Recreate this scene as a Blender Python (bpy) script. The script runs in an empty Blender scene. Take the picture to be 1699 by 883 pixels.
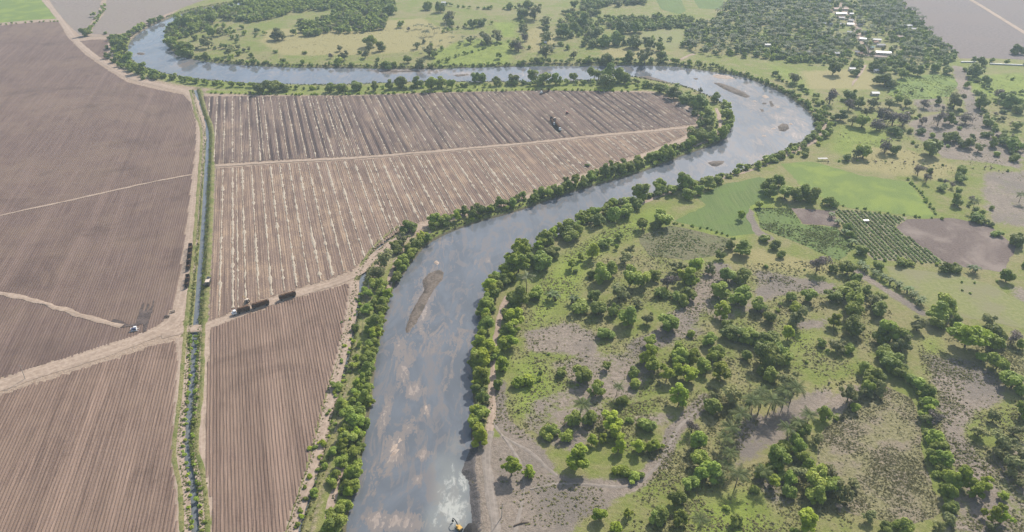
import bpy, math, random
import numpy as np
from mathutils import Vector, Matrix
from mathutils.geometry import tessellate_polygon

random.seed(7)
rng = np.random.default_rng(7)
scene = bpy.context.scene
COL = scene.collection
R = math.radians

# ------------------------------------------------------------------ camera
HAZE = 0.000105
CAM_H, PITCH, FPX, IW, IH = 280.0, 31.5, 1200.0, 1699.0, 883.0
cam = bpy.data.cameras.new('camera')
cam.sensor_width = 36.0
cam.lens = 36.0 * FPX / IW
cam.clip_start, cam.clip_end = 1.0, 30000.0
cam_ob = bpy.data.objects.new('camera', cam)
COL.objects.link(cam_ob)
cam_ob.location = (0, 0, CAM_H)
cam_ob.rotation_euler = (R(90 - PITCH), 0, 0)
scene.camera = cam_ob

# ------------------------------------------------------------------ sky, sun, exposure
SUN_EL, SUN_AZ = 40.0, 30.0            # azimuth measured clockwise (to the right) from the view direction (+Y)
world = bpy.data.worlds.new('World')
scene.world = world
world.use_nodes = True
wn = world.node_tree
bg = wn.nodes['Background']
sky = wn.nodes.new('ShaderNodeTexSky')
sky.sky_type = 'NISHITA'
sky.sun_disc = False
sky.sun_elevation = R(SUN_EL)
sky.sun_rotation = R(SUN_AZ)
sky.dust_density = 2.0
sky.air_density = 1.0
# broken high cloud over the whole dome
tc = wn.nodes.new('ShaderNodeTexCoord')
mp = wn.nodes.new('ShaderNodeMapping'); mp.inputs['Scale'].default_value = (1.0, 1.0, 2.2)
cn = wn.nodes.new('ShaderNodeTexNoise'); cn.inputs['Scale'].default_value = 3.4; cn.inputs['Detail'].default_value = 6.0; cn.inputs['Roughness'].default_value = .58; cn.inputs['Distortion'].default_value = .5
cr = wn.nodes.new('ShaderNodeMapRange'); cr.interpolation_type = 'SMOOTHSTEP'
for i, q in enumerate((.44, .66, 0.0, .75)): cr.inputs[i + 1].default_value = q
cmx = wn.nodes.new('ShaderNodeMix'); cmx.data_type = 'RGBA'; cmx.inputs[7].default_value = (3.6, 3.7, 3.9, 1)
wn.links.new(tc.outputs['Generated'], mp.inputs[0]); wn.links.new(mp.outputs[0], cn.inputs['Vector']); wn.links.new(cn.outputs['Fac'], cr.inputs[0])
wn.links.new(cr.outputs[0], cmx.inputs[0]); wn.links.new(sky.outputs[0], cmx.inputs[6]); wn.links.new(cmx.outputs[2], bg.inputs[0])
bg.inputs[1].default_value = 0.15
sd = bpy.data.lights.new('sun', 'SUN')
sd.energy = 5.0
sd.angle = R(0.6)
sd.color = (1.0, 0.935, 0.85)
sun = bpy.data.objects.new('sun', sd)
COL.objects.link(sun)
sv = Vector((math.sin(R(SUN_AZ)) * math.cos(R(SUN_EL)), math.cos(R(SUN_AZ)) * math.cos(R(SUN_EL)), math.sin(R(SUN_EL))))
sun.rotation_euler = (-sv).to_track_quat('-Z', 'Y').to_euler()
sun.location = (200, 300, 600)
scene.view_settings.view_transform = 'Standard'
scene.view_settings.look = 'None'
scene.view_settings.exposure = 0.30
scene.view_settings.gamma = 1.0
cy = scene.cycles
cy.max_bounces = 5
cy.diffuse_bounces = 3
cy.glossy_bounces = 2
cy.transmission_bounces = 3
cy.transparent_max_bounces = 6
cy.volume_bounces = 1

# ------------------------------------------------------------------ survey helper: bearing + depression -> ground coordinates
SP, CP = math.sin(R(PITCH)), math.cos(R(PITCH))
def G(u, v, z=0.0):
    a = (u - IW / 2) / FPX
    b = (v - IH / 2) / FPX
    t = (CAM_H - z) / (SP + b * CP)
    return np.array((a * t, (CP - b * SP) * t))
def GP(pts, z=0.0):
    return np.array([G(u, v, z) for u, v in pts])
def px_per_m(v):
    return (v + 295.0) * CP / CAM_H
def vp_dir(vx):
    d = np.array(((vx - IW / 2) / FPX, 1 / CP))
    return d / np.linalg.norm(d)

# ------------------------------------------------------------------ object helpers
def tag(o, label=None, cat=None, group=None, kind=None):
    if label: o['label'] = label
    if cat: o['category'] = cat
    if group: o['group'] = group
    if kind: o['kind'] = kind
    return o
def link(o, parent=None):
    COL.objects.link(o)
    if parent is not None: o.parent = parent
    return o
def np_mesh(name, verts, faces, mat=None, smooth=False, attrs=None, fattrs=None):
    """faces: (n,3) or (n,4) int array"""
    me = bpy.data.meshes.new(name)
    verts = np.asarray(verts, dtype=np.float32); faces = np.asarray(faces, dtype=np.int32)
    k = faces.shape[1]
    me.vertices.add(len(verts)); me.vertices.foreach_set('co', verts.ravel())
    me.loops.add(faces.size); me.loops.foreach_set('vertex_index', faces.ravel())
    me.polygons.add(len(faces))
    me.polygons.foreach_set('loop_start', np.arange(0, faces.size, k, dtype=np.int32))
    me.polygons.foreach_set('use_smooth', np.full(len(faces), smooth, dtype=bool))
    for n, a in (attrs or {}).items():
        at = me.attributes.new(n, 'FLOAT', 'POINT'); at.data.foreach_set('value', np.asarray(a, dtype=np.float32))
    for n, a in (fattrs or {}).items():
        at = me.attributes.new(n, 'FLOAT', 'FACE'); at.data.foreach_set('value', np.asarray(a, dtype=np.float32))
    me.update(calc_edges=True)
    if mat: me.materials.append(mat)
    return me
def mob(name, me, parent=None, loc=None, rz=0.0):
    o = bpy.data.objects.new(name, me); link(o, parent)
    if loc is not None: o.location = loc
    if rz: o.rotation_euler = (0, 0, rz)
    return o
def empty(name, loc=(0, 0, 0), rz=0.0, s=1.0):
    o = bpy.data.objects.new(name, None); link(o)
    o.location = loc; o.rotation_euler = (0, 0, rz); o.scale = (s, s, s)
    o.empty_display_size = 0.5
    return o
class MB:
    """collects boxes, tubes, prisms -> one mesh"""
    def __init__(s): s.v = []; s.f = []
    def poly(s, pts, faces):
        b = len(s.v); s.v += [tuple(p) for p in pts]; s.f += [tuple(b + i for i in f) for f in faces]; return s
    def box(s, c, d, rx=0, ry=0, rz=0, taper=1.0):
        m = Matrix.Rotation(rz, 3, 'Z') @ Matrix.Rotation(ry, 3, 'Y') @ Matrix.Rotation(rx, 3, 'X')
        pts = []
        for z in (-1, 1):
            k = taper if z > 0 else 1.0
            for x, y in ((-1, -1), (1, -1), (1, 1), (-1, 1)):
                pts.append(Vector(c) + m @ Vector((x * d[0] / 2 * k, y * d[1] / 2 * k, z * d[2] / 2)))
        return s.poly(pts, [(0, 3, 2, 1), (4, 5, 6, 7), (0, 1, 5, 4), (1, 2, 6, 5), (2, 3, 7, 6), (3, 0, 4, 7)])
    def tube(s, path, rad, n=6, cap=True):
        path = [Vector(p) for p in path]; rings = []
        for i, p in enumerate(path):
            d = (path[min(i + 1, len(path) - 1)] - path[max(i - 1, 0)]).normalized()
            a = d.cross(Vector((0, 0, 1)) if abs(d.z) < .9 else Vector((1, 0, 0))).normalized(); b = d.cross(a)
            r = rad[i] if isinstance(rad, (list, tuple)) else rad
            rings.append([p + a * (r * math.cos(2 * math.pi * k / n)) + b * (r * math.sin(2 * math.pi * k / n)) for k in range(n)])
        pts = [q for r in rings for q in r]
        fs = [(i * n + k, i * n + (k + 1) % n, (i + 1) * n + (k + 1) % n, (i + 1) * n + k) for i in range(len(path) - 1) for k in range(n)]
        if cap: fs += [tuple(range(n))[::-1], tuple((len(path) - 1) * n + k for k in range(n))]
        return s.poly(pts, fs)
    def mesh(s, name, mat, smooth=False):
        me = bpy.data.meshes.new(name); me.from_pydata(s.v, [], s.f); me.update()
        if smooth: me.polygons.foreach_set('use_smooth', [True] * len(me.polygons))
        me.materials.append(mat); return me
    def build(s, name, mat, parent=None, smooth=False):
        return mob(name, s.mesh(name, mat, smooth), parent)

# ------------------------------------------------------------------ materials
class NT:
    def __init__(s, name):
        s.m = bpy.data.materials.new(name); s.m.use_nodes = True
        s.t = s.m.node_tree; s.b = s.t.nodes['Principled BSDF']; s.out = s.t.nodes['Material Output']
        s.b.inputs['Roughness'].default_value = 0.9
        s.b.inputs['Specular IOR Level'].default_value = 0.15
    def n(s, t, **kw):
        x = s.t.nodes.new('ShaderNode' + t)
        for k, v in kw.items(): setattr(x, k, v)
        return x
    def l(s, a, b): s.t.links.new(a, b); return s
    def setin(s, sock, v):
        if hasattr(v, 'is_output'): s.l(v, sock)
        elif isinstance(v, (tuple, list)) and len(v) == 3 and sock.type == 'RGBA': sock.default_value = (*v, 1)
        else: sock.default_value = v
    def obj(s): return s.n('TexCoord').outputs['Object']
    def attr(s, name): return s.n('Attribute', attribute_name=name).outputs['Fac']
    def mapv(s, vec, scale=(1, 1, 1), rot=0.0, loc=(0, 0, 0)):
        m = s.n('Mapping'); s.l(vec, m.inputs[0]); m.inputs['Scale'].default_value = scale
        m.inputs['Rotation'].default_value = (0, 0, rot); m.inputs['Location'].default_value = loc
        return m.outputs[0]
    def noise(s, vec, scale, detail=4, rough=0.55, dist=0.0):
        x = s.n('TexNoise'); s.l(vec, x.inputs['Vector'])
        x.inputs['Scale'].default_value = scale; x.inputs['Detail'].default_value = detail
        x.inputs['Roughness'].default_value = rough; x.inputs['Distortion'].default_value = dist
        return x.outputs['Fac']
    def math(s, op, a, b=0.0, c=None):
        x = s.n('Math', operation=op); s.setin(x.inputs[0], a); s.setin(x.inputs[1], b)
        if c is not None: s.setin(x.inputs[2], c)
        return x.outputs[0]
    def ss(s, v, lo, hi, a=0.0, b=1.0):
        x = s.n('MapRange', interpolation_type='SMOOTHSTEP'); s.setin(x.inputs[0], v)
        for i, q in enumerate((lo, hi, a, b)): x.inputs[i + 1].default_value = q
        return x.outputs[0]
    def mix(s, f, a, b, mode='MIX'):
        x = s.n('Mix', data_type='RGBA', blend_type=mode)
        s.setin(x.inputs[0], f); s.setin(x.inputs[6], a); s.setin(x.inputs[7], b)
        return x.outputs[2]
    def bump(s, h, dist=0.3, strength=0.6):
        x = s.n('Bump'); x.inputs['Strength'].default_value = strength; x.inputs['Distance'].default_value = dist
        s.l(h, x.inputs['Height']); s.l(x.outputs[0], s.b.inputs['Normal'])
    def base(s, c): s.setin(s.b.inputs['Base Color'], c); return s
    def patch(s, a, noise, k=0.8, w=0.12):
        v = s.math('ADD', a, s.math('MULTIPLY', s.math('SUBTRACT', noise, 0.5), k))
        return s.ss(v, 0.5 - w, 0.5 + w)

def plain(name, c, rough=0.8, metal=0.0, spec=0.2, vary=0.25, scale=3.0):
    t = NT(name); o = t.obj(); nz = t.noise(o, scale, 4, .6)
    a = tuple(x * (1 - vary) for x in c); b = tuple(min(1, x * (1 + vary)) for x in c)
    t.base(t.mix(t.ss(nz, .3, .7), a, b))
    t.b.inputs['Roughness'].default_value = rough; t.b.inputs['Metallic'].default_value = metal
    t.b.inputs['Specular IOR Level'].default_value = spec
    return t.m

def ground_material():
    t = NT('pasture_ground'); o = t.obj()
    big = t.noise(o, 0.012, 5, .6); mid = t.noise(o, 0.07, 5, .62, .3); fine = t.noise(o, 0.45, 5, .65); vf = t.noise(o, 1.6, 3, .6)
    wob0 = t.math('ADD', t.math('MULTIPLY', mid, .6), t.math('MULTIPLY', fine, .4))
    dry = t.mix(t.ss(fine, .3, .7), (.185, .170, .072), (.250, .222, .108))
    grn = t.mix(t.ss(fine, .3, .7), (.128, .160, .032), (.182, .204, .050))
    c = t.mix(t.ss(t.math('ADD', t.math('MULTIPLY', big, .5), t.math('MULTIPLY', mid, .5)), .40, .60), grn, dry)
    lush = t.mix(t.ss(mid, .3, .7), (.142, .190, .030), (.205, .246, .050))
    c = t.mix(t.patch(t.attr('lush'), wob0, 1.1, .3), c, lush)
    yel = t.mix(fine, (.23, .205, .085), (.30, .26, .12))
    c = t.mix(t.patch(t.attr('dry'), wob0, 1.1, .3), c, yel)
    bare = t.mix(t.ss(t.math('ADD', t.math('MULTIPLY', fine, .6), t.math('MULTIPLY', vf, .4)), .35, .65), (.178, .142, .110), (.295, .243, .196))
    bare = t.mix(t.ss(t.noise(o, .16, 6, .7, 1.0), .50, .62, 0, .5), bare, (.135, .115, .088))
    bare = t.mix(t.ss(big, .42, .62), bare, (.170, .145, .122))
    wob = t.math('ADD', t.math('MULTIPLY', mid, .55), t.math('MULTIPLY', fine, .45))
    c = t.mix(t.patch(t.attr('bare'), wob, 1.7, .16), c, bare)
    sand = t.mix(t.ss(fine, .3, .7), (.255, .188, .138), (.355, .272, .205))
    c = t.mix(t.patch(t.attr('sand'), fine, .8, .2), c, sand)
    mud = t.mix(fine, (.085, .075, .045), (.13, .115, .07))
    c = t.mix(t.patch(t.attr('bank'), fine, .6, .2), c, mud)
    spk = t.noise(o, .62, 3, .75, .4)
    c = t.mix(t.ss(spk, .54, .66, 0, .38), c, t.mix(.5, c, (.055, .062, .024)))
    t.base(c); t.bump(t.math('ADD', t.math('MULTIPLY', fine, .6), t.math('MULTIPLY', vf, .4)), 1.0, .9)
    return t.m

def soil_material(name, dark, light, straw=None, tint=None, straw_amt=0.0, uvscale=1.0, stripes=None):
    """furrowed soil; attributes u (across rows, metres), v (along rows, metres), r (0 valley .. 1 ridge)"""
    t = NT(name)
    cx = t.n('CombineXYZ'); t.l(t.attr('u'), cx.inputs[0]); t.l(t.attr('v'), cx.inputs[1]); uv = cx.outputs[0]
    streak = t.noise(t.mapv(uv, (.55, .012, 1)), 1.0, 4, .6)
    fstreak = t.noise(t.mapv(uv, (1.3, .05, 1), loc=(31, 7, 0)), 1.0, 3, .6)
    o = t.obj()
    big = t.noise(o, 0.008, 5, .6); clod = t.noise(o, 0.9, 5, .7); mid = t.noise(o, .05, 4, .6)
    f = t.math('ADD', t.math('MULTIPLY', streak, .45), t.math('MULTIPLY', fstreak, .25))
    f = t.math('ADD', f, t.math('MULTIPLY', clod, .30))
    c = t.mix(t.ss(f, .36, .64), dark, light)
    if tint: c = t.mix(t.ss(t.math('ADD', t.math('MULTIPLY', big, .6), t.math('MULTIPLY', mid, .4)), .42, .60), c, tint, 'MIX')
    band = t.noise(t.mapv(uv, (.10, .004, 1), loc=(11, 2, 0)), 1.0, 5, .7)
    c = t.mix(t.ss(band, .52, .64, 0, .40), c, tuple(min(1, x * 1.22) for x in light)); c = t.mix(t.ss(band, .47, .36, 0, .40), c, dark)
    damp = t.noise(o, .018, 6, .62, .6)
    c = t.mix(t.ss(damp, .52, .68, 0, .42), c, tuple(x * .66 for x in dark))
    if straw:
        k = t.math('ADD', t.math('MULTIPLY', streak, .35), t.math('MULTIPLY', clod, .35))
        k = t.math('ADD', k, t.math('MULTIPLY', mid, .30))
        c = t.mix(t.math('MULTIPLY', t.ss(k, .46, .62), straw_amt), c, straw)
    if stripes:
        per, ph, col, amt = stripes
        sn = t.math('SINE', t.math('MULTIPLY', t.math('ADD', t.attr('u'), ph), 2 * math.pi / per))
        msk = t.math('MULTIPLY', t.ss(sn, .2, .8), t.ss(t.noise(t.mapv(uv, (.03, .006, 1), loc=(3, 3, 0)), 1.0, 3, .5), .40, .58))
        c = t.mix(t.math('MULTIPLY', msk, amt), c, col)
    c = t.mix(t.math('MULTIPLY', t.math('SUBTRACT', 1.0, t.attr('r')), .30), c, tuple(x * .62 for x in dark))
    t.base(c); t.bump(clod, .25, .8)
    return t.m

def track_material(name, a, b, scale=.4):
    t = NT(name); o = t.obj(); f = t.noise(o, scale, 5, .65); m = t.noise(o, .06, 4, .6)
    c = t.mix(t.ss(f, .3, .7), a, b); c = t.mix(t.ss(m, .45, .7, 0, .5), c, tuple(x * .78 for x in a))
    ed = t.attr('w')                       # 0 at the edge, 1 in the middle
    rut = t.ss(t.math('ABSOLUTE', t.math('SUBTRACT', ed, .55)), .0, .18, 1.0, 0.0)
    c = t.mix(t.math('MULTIPLY', rut, .35), c, tuple(min(1, x * 1.12) for x in b))
    t.base(c); t.bump(f, .2, .5)
    return t.m

def sheet_material(name, a, b, c3=None, s1=.06, s2=.6, bump=.4, row=None):
    t = NT(name); o = t.obj(); m = t.noise(o, s1, 5, .62, .4); f = t.noise(o, s2, 5, .66)
    if row:
        ang, per = row
        rv = t.mapv(o, (1 / per, .02, .02), rot=ang); rs = t.noise(rv, 1.0, 3, .6)
        f = t.math('ADD', t.math('MULTIPLY', f, .5), t.math('MULTIPLY', rs, .5))
    c = t.mix(t.ss(f, .34, .66), a, b)
    if c3: c = t.mix(t.ss(m, .45, .62), c, c3)
    t.base(c); t.bump(f, bump, .8)
    return t.m

def leaf_material(name, a, b, trans=.28, rvar=.62):
    t = NT(name)
    oi = t.n('ObjectInfo').outputs['Random']; tint = t.attr('tint')
    c = t.mix(tint, a, b)
    hs = t.n('HueSaturation'); t.l(c, hs.inputs['Color'])
    t.l(t.math('ADD', .480, t.math('MULTIPLY', t.math('FRACT', t.math('MULTIPLY', oi, 3.77)), .025)), hs.inputs['Hue'])
    t.l(t.math('ADD', 1 - rvar / 2, t.math('MULTIPLY', t.math('FRACT', t.math('MULTIPLY', oi, 7.31)), rvar)), hs.inputs['Value'])
    t.l(hs.outputs[0], t.b.inputs['Base Color'])
    t.b.inputs['Roughness'].default_value = .55; t.b.inputs['Specular IOR Level'].default_value = .22
    tr = t.n('BsdfTranslucent'); t.l(hs.outputs[0], tr.inputs[0])
    mx = t.n('MixShader'); mx.inputs[0].default_value = trans
    t.l(t.b.outputs[0], mx.inputs[1]); t.l(tr.outputs[0], mx.inputs[2]); t.l(mx.outputs[0], t.out.inputs[0])
    return t.m

def water_material(name, deep, silt, foam_col=(.40, .40, .36), rough=.06):
    t = NT(name); o = t.obj()
    n1 = t.noise(t.mapv(o, (1, .40, 1), rot=.12), .030, 8, .62, 1.4); n2 = t.noise(o, .22, 4, .6, .5)
    n3 = t.noise(t.mapv(o, (1, .33, 1), rot=.15), .10, 8, .66, 2.2)
    dune = t.noise(t.mapv(o, (1, .5, 1), rot=.5), .42, 4, .6, 1.5)
    c = t.mix(t.ss(n1, .40, .60), deep, tuple(x * 1.25 for x in deep))
    mid_c = tuple(.5 * (x + y) for x, y in zip(deep, silt))
    c = t.mix(t.ss(n3, .50, .57, 0, .75), c, mid_c)
    c = t.mix(t.ss(t.math('ADD', t.math('MULTIPLY', n1, .7), t.math('MULTIPLY', n3, .3)), .53, .57, 0, .7), c, mid_c)
    sh = t.math('ADD', t.attr('shallow'), t.math('MULTIPLY', t.math('SUBTRACT', t.math('ADD', t.math('MULTIPLY', n3, .6), t.math('MULTIPLY', dune, .4)), .5), 3.0))
    near = t.ss(t.attr('shallow'), .06, .30)
    c = t.mix(t.math('MULTIPLY', t.ss(sh, .44, .56), t.math('MULTIPLY', near, .6)), c, silt)
    c = t.mix(t.math('MULTIPLY', t.ss(sh, .84, .94), near), c, t.mix(t.ss(dune, .35, .65), silt, tuple(x * 1.35 for x in silt)))
    fo = t.math('ADD', t.attr('foam'), t.math('MULTIPLY', t.math('SUBTRACT', t.noise(t.mapv(o, (1, .6, 1)), .30, 6, .72, .6), .5), 1.6))
    c = t.mix(t.math('MULTIPLY', t.ss(t.attr('foam'), .05, .7), .55), c, (.25, .26, .235))
    c = t.mix(t.math('MULTIPLY', t.ss(fo, .62, .95), .8), c, foam_col)
    t.base(c); t.b.inputs['Roughness'].default_value = rough
    t.b.inputs['IOR'].default_value = 1.33; t.b.inputs['Specular IOR Level'].default_value = .5
    t.bump(t.math('ADD', t.math('MULTIPLY', n2, .5), t.noise(o, .9, 3, .6)), .05, .25)
    return t.m

M = {}
M['ground'] = ground_material()
M['water'] = water_material('river_water', (.105, .116, .130), (.215, .180, .154))
M['canal'] = water_material('canal_water', (.115, .128, .138), (.15, .14, .12))
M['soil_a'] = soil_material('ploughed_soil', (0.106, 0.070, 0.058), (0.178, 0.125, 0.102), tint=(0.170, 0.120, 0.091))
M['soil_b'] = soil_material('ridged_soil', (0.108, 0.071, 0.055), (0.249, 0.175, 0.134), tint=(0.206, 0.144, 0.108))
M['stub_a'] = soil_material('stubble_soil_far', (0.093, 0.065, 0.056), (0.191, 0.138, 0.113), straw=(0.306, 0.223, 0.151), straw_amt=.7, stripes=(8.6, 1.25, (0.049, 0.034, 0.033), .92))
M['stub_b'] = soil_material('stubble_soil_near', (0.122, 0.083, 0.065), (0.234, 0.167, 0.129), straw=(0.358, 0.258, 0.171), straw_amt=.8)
M['grey_soil'] = sheet_material('grey_field_soil', (0.131, 0.107, 0.103), (0.180, 0.151, 0.142), (0.163, 0.133, 0.123), .01, .25, .3)
M['tan_soil'] = sheet_material('pale_field_soil', (0.176, 0.143, 0.122), (0.229, 0.190, 0.162), (0.205, 0.172, 0.142), .012, .2, .3)
M['track'] = track_material('sandy_track', (.265, .198, .148), (.375, .292, .225))
M['track_grey'] = track_material('silty_track', (.185, .158, .132), (.275, .235, .198))
M['straw'] = sheet_material('straw', (.27, .225, .172), (.42, .36, .28), (.35, .295, .225), .15, 1.2, .3)
M['wet'] = sheet_material('wet_soil', (.055, .042, .038), (.095, .072, .064), (.12, .092, .08), .2, .8, .2)
M['sandbar'] = sheet_material('wet_sand', (0.106, 0.083, 0.067), (0.173, 0.144, 0.118), (0.083, 0.069, 0.057), .16, .7, .4)
M['sandlight'] = sheet_material('pale_sand', (.30, .235, .185), (.42, .34, .275), (.27, .21, .17), .2, .8, .3)
M['darksand'] = sheet_material('dark_dredged_sand', (.075, .067, .064), (.135, .121, .114), (.098, .088, .084), .2, 1.0, .5)
M['blacksand'] = sheet_material('black_wet_sand', (.022, .020, .020), (.044, .040, .039), None, .2, 1.2, .4)
M['lushfield'] = sheet_material('bright_crop_grass', (0.110, 0.158, 0.036), (0.158, 0.205, 0.053), (0.179, 0.226, 0.047), .03, .8, .5)
M['greenfield'] = sheet_material('green_crop', (0.079, 0.121, 0.032), (0.131, 0.168, 0.053), (0.110, 0.158, 0.042), .05, .7, .6, row=(R(20), 2.2))
M['oliveplot'] = sheet_material('olive_scrub', (.110, .105, .055), (.165, .150, .085), (.13, .135, .062), .05, .5, .8)
M['vegsoil'] = sheet_material('vegetable_soil', (.185, .160, .105), (.255, .220, .150), (.20, .19, .11), .05, .5, .4)
M['fallow'] = sheet_material('fallow_grass', (.150, .140, .062), (.240, .215, .118), (.215, .178, .125), .06, .45, 1.2)
M['meadow'] = sheet_material('meadow_grass', (0.158, 0.173, 0.058), (0.215, 0.215, 0.089), (0.194, 0.184, 0.095), .03, .4, .4)
M['brownplot'] = sheet_material('brown_plot_soil', (0.106, 0.078, 0.067), (0.153, 0.117, 0.102), (0.212, 0.170, 0.144), .022, .6, .4)
M['canalbank'] = sheet_material('grassy_canal_bank', (.150, .145, .050), (.245, .220, .105), (.12, .14, .04), .12, .9, .6)
M['leaf_d'] = leaf_material('dark_leaves', (0.105, 0.157, 0.027), (0.269, 0.328, 0.058), .30)
M['leaf_g'] = leaf_material('green_leaves', (0.139, 0.206, 0.027), (0.318, 0.392, 0.060), .32)
M['leaf_y'] = leaf_material('yellow_green_leaves', (0.173, 0.244, 0.017), (0.352, 0.430, 0.038), .34)
M['leaf_o'] = leaf_material('olive_leaves', (0.156, 0.175, 0.058), (0.289, 0.302, 0.118), .34)
M['leaf_b'] = leaf_material('bare_twigs', (0.130, 0.108, 0.088), (0.245, 0.205, 0.170), .2)
M['frond'] = leaf_material('palm_fronds', (.030, .056, .014), (.125, .150, .042), .2)
M['banana'] = leaf_material('banana_leaves', (.055, .098, .020), (.130, .190, .040), .35)
M['tuft'] = leaf_material('grass_tufts', (.105, .120, .040), (.185, .185, .075), .4)
M['reed'] = leaf_material('bank_reeds', (.110, .135, .028), (.250, .250, .090), .35)
M['crop'] = leaf_material('crop_leaves', (0.131, 0.194, 0.043), (0.250, 0.319, 0.088), .4)
M['bark'] = plain('bark', (.115, .088, .068), .95)
M['palmbark'] = plain('palm_bark', (.15, .125, .105), .95)

# ------------------------------------------------------------------ plan geometry
RIVER_A = [(520,-14),(440,-4),(400,3),(340,13),(300,23),(262,38),(230,55),(212,75),(213,90),(225,104),(250,115),(285,125),(330,132),(400,138),(450,140),(500,141),(560,141),(620,139),(700,136),(780,136),(850,136),(900,136),(960,134),(1010,131),(1047,127),(1075,132),(1098,137),(1129,141),(1160,152),(1197,168),(1214,187),(1216,211),(1201,234),(1180,243),(1135,258),(1095,275),(1057,289),(1020,300),(989,308),(935,324),(891,341),(850,354),(794,369),(746,386),(709,406),(690,428),(671,454),(656,474),(647,497),(641,521),(634,555),(625,590),(620,648),(614,688),(607,726),(597,787),(585,828),(577,865),(574,900),(570,1000)]
RIVER_B = [(785,1000),(784,900),(784,865),(782,828),(779,800),(768,783),(778,760),(783,739),(779,719),(786,692),(783,651),(786,610),(788,572),(793,541),(798,507),(812,480),(834,450),(856,421),(892,405),(925,391),(957,367),(1008,344),(1047,331),(1085,322),(1120,311),(1160,300),(1214,287),(1231,281),(1260,267),(1277,258),(1304,248),(1331,234),(1350,219),(1353,204),(1342,187),(1321,170),(1294,153),(1260,138),(1231,127),(1180,119),(1146,114),(1112,110),(1044,109),(976,110),(908,110),(850,111),(794,112),(712,115),(658,115),(590,113),(532,113),(471,112),(430,110),(384,107),(347,104),(316,98),(292,92),(279,78),(272,61),(275,48),(299,34),(336,21),(395,10),(440,3),(520,-7)]
def smooth_poly(p, it=2, closed=False):
    p = np.asarray(p, float)
    for _ in range(it):
        q = np.roll(p, -1, 0) if closed else p[1:]
        a = p if closed else p[:-1]
        n = np.empty((2 * len(a), 2)); n[0::2] = .75 * a + .25 * q; n[1::2] = .25 * a + .75 * q
        p = n if closed else np.vstack([p[:1], n, p[-1:]])
    return p
WZ = -2.0
river_w = np.vstack([smooth_poly(GP(RIVER_A, WZ), 1), smooth_poly(GP(RIVER_B, WZ), 1)])

def seg_dist(P, a, b):
    d = b - a; L2 = float(d @ d) + 1e-9
    t = np.clip(((P - a) @ d) / L2, 0, 1)
    q = P - a - t[:, None] * d
    return np.sqrt((q * q).sum(1))
def inside(P, poly):
    x, y = P[:, 0], P[:, 1]; c = np.zeros(len(P), bool)
    n = len(poly)
    for i in range(n):
        x1, y1 = poly[i]; x2, y2 = poly[(i + 1) % n]
        if y1 == y2: continue
        m = (y1 > y) != (y2 > y)
        c ^= m & (x < (x2 - x1) * (y - y1) / (y2 - y1) + x1)
    return c
def sdf_poly(P, poly, far=40.0):
    """negative inside; only computed near the polygon, elsewhere = far"""
    out = np.full(len(P), far)
    lo, hi = poly.min(0) - far, poly.max(0) + far
    idx = np.where((P > lo).all(1) & (P < hi).all(1))[0]
    if len(idx) == 0: return out
    Q = P[idx]; d = np.full(len(Q), 1e9)
    n = len(poly)
    for i in range(n):
        a, b = poly[i], poly[(i + 1) % n]
        l2, h2 = np.minimum(a, b) - far, np.maximum(a, b) + far
        k = np.where((Q > l2).all(1) & (Q < h2).all(1))[0]
        if len(k): d[k] = np.minimum(d[k], seg_dist(Q[k], a, b))
    ins = inside(Q, poly)
    d = np.minimum(d, far)
    out[idx] = np.where(ins, -d, d)
    return out
def dist_line(P, line, far=30.0):
    out = np.full(len(P), far)
    for a, b in zip(line[:-1], line[1:]):
        l2, h2 = np.minimum(a, b) - far, np.maximum(a, b) + far
        k = np.where((P > l2).all(1) & (P < h2).all(1))[0]
        if len(k): out[k] = np.minimum(out[k], seg_dist(P[k], a, b))
    return out

CANAL = smooth_poly(GP([(324,150),(328,165),(334,190),(343,210),(345,235),(341,300),(338,360),(335,410),(331,455),(328,500),(325,535),(323,552),(321,593),(318,651),(312,700),(308,740),(310,765),(319,800),(323,841),(324,883),(324,1000)], -1.1), 2)
DRAIN = smooth_poly(GP([(668,378),(640,400),(618,425),(603,455),(594,490),(588,530),(581,565),(572,605),(556,650),(544,690),(537,725),(527,765),(512,820),(497,865),(487,900),(470,1000)], -1.0), 2)

# ------------------------------------------------------------------ ground sheet with carved river bed
gx = np.concatenate([[-9000, -3000, -1600], np.arange(-1040, 1080, 2.75), [1600, 3000, 9000]])
ys = [150.0]
while ys[-1] < 1480: ys.append(ys[-1] + max(1.9, ys[-1] * .0052))
gy = np.concatenate([[-3000, -200, 60], ys, [1700, 2500, 5000, 12000]])
XX, YY = np.meshgrid(gx, gy)
P = np.stack([XX.ravel(), YY.ravel()], 1)
d_riv = sdf_poly(P, river_w, 60.0)
d_can = dist_line(P, CANAL, 30.0); d_dra = dist_line(P, DRAIN, 30.0)
Z = np.clip((d_riv - 4.0) * .55, -3.4, 0)
Z = np.minimum(Z, np.where(d_can < 6.0, -2.6, 0)); Z = np.minimum(Z, np.where(d_dra < 4.5, -2.4, 0))
def soft(d, w=6.0): return np.clip(.5 - d / (2 * w), 0, 1)
def paint(polys, w=6.0):
    m = np.zeros(len(P))
    for q in polys:
        s, pts = q[0], q[1]
        m = np.maximum(m, s * soft(sdf_poly(P, GP(pts), 30.0), w))
    return m
def paint_lines(lines):
    m = np.zeros(len(P))
    for s, wid, pts in lines:
        d = dist_line(P, smooth_poly(GP(pts), 1), 40.0)
        m = np.maximum(m, s * np.clip(1.2 - .7 * d / wid, 0, 1))
    return m
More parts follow.
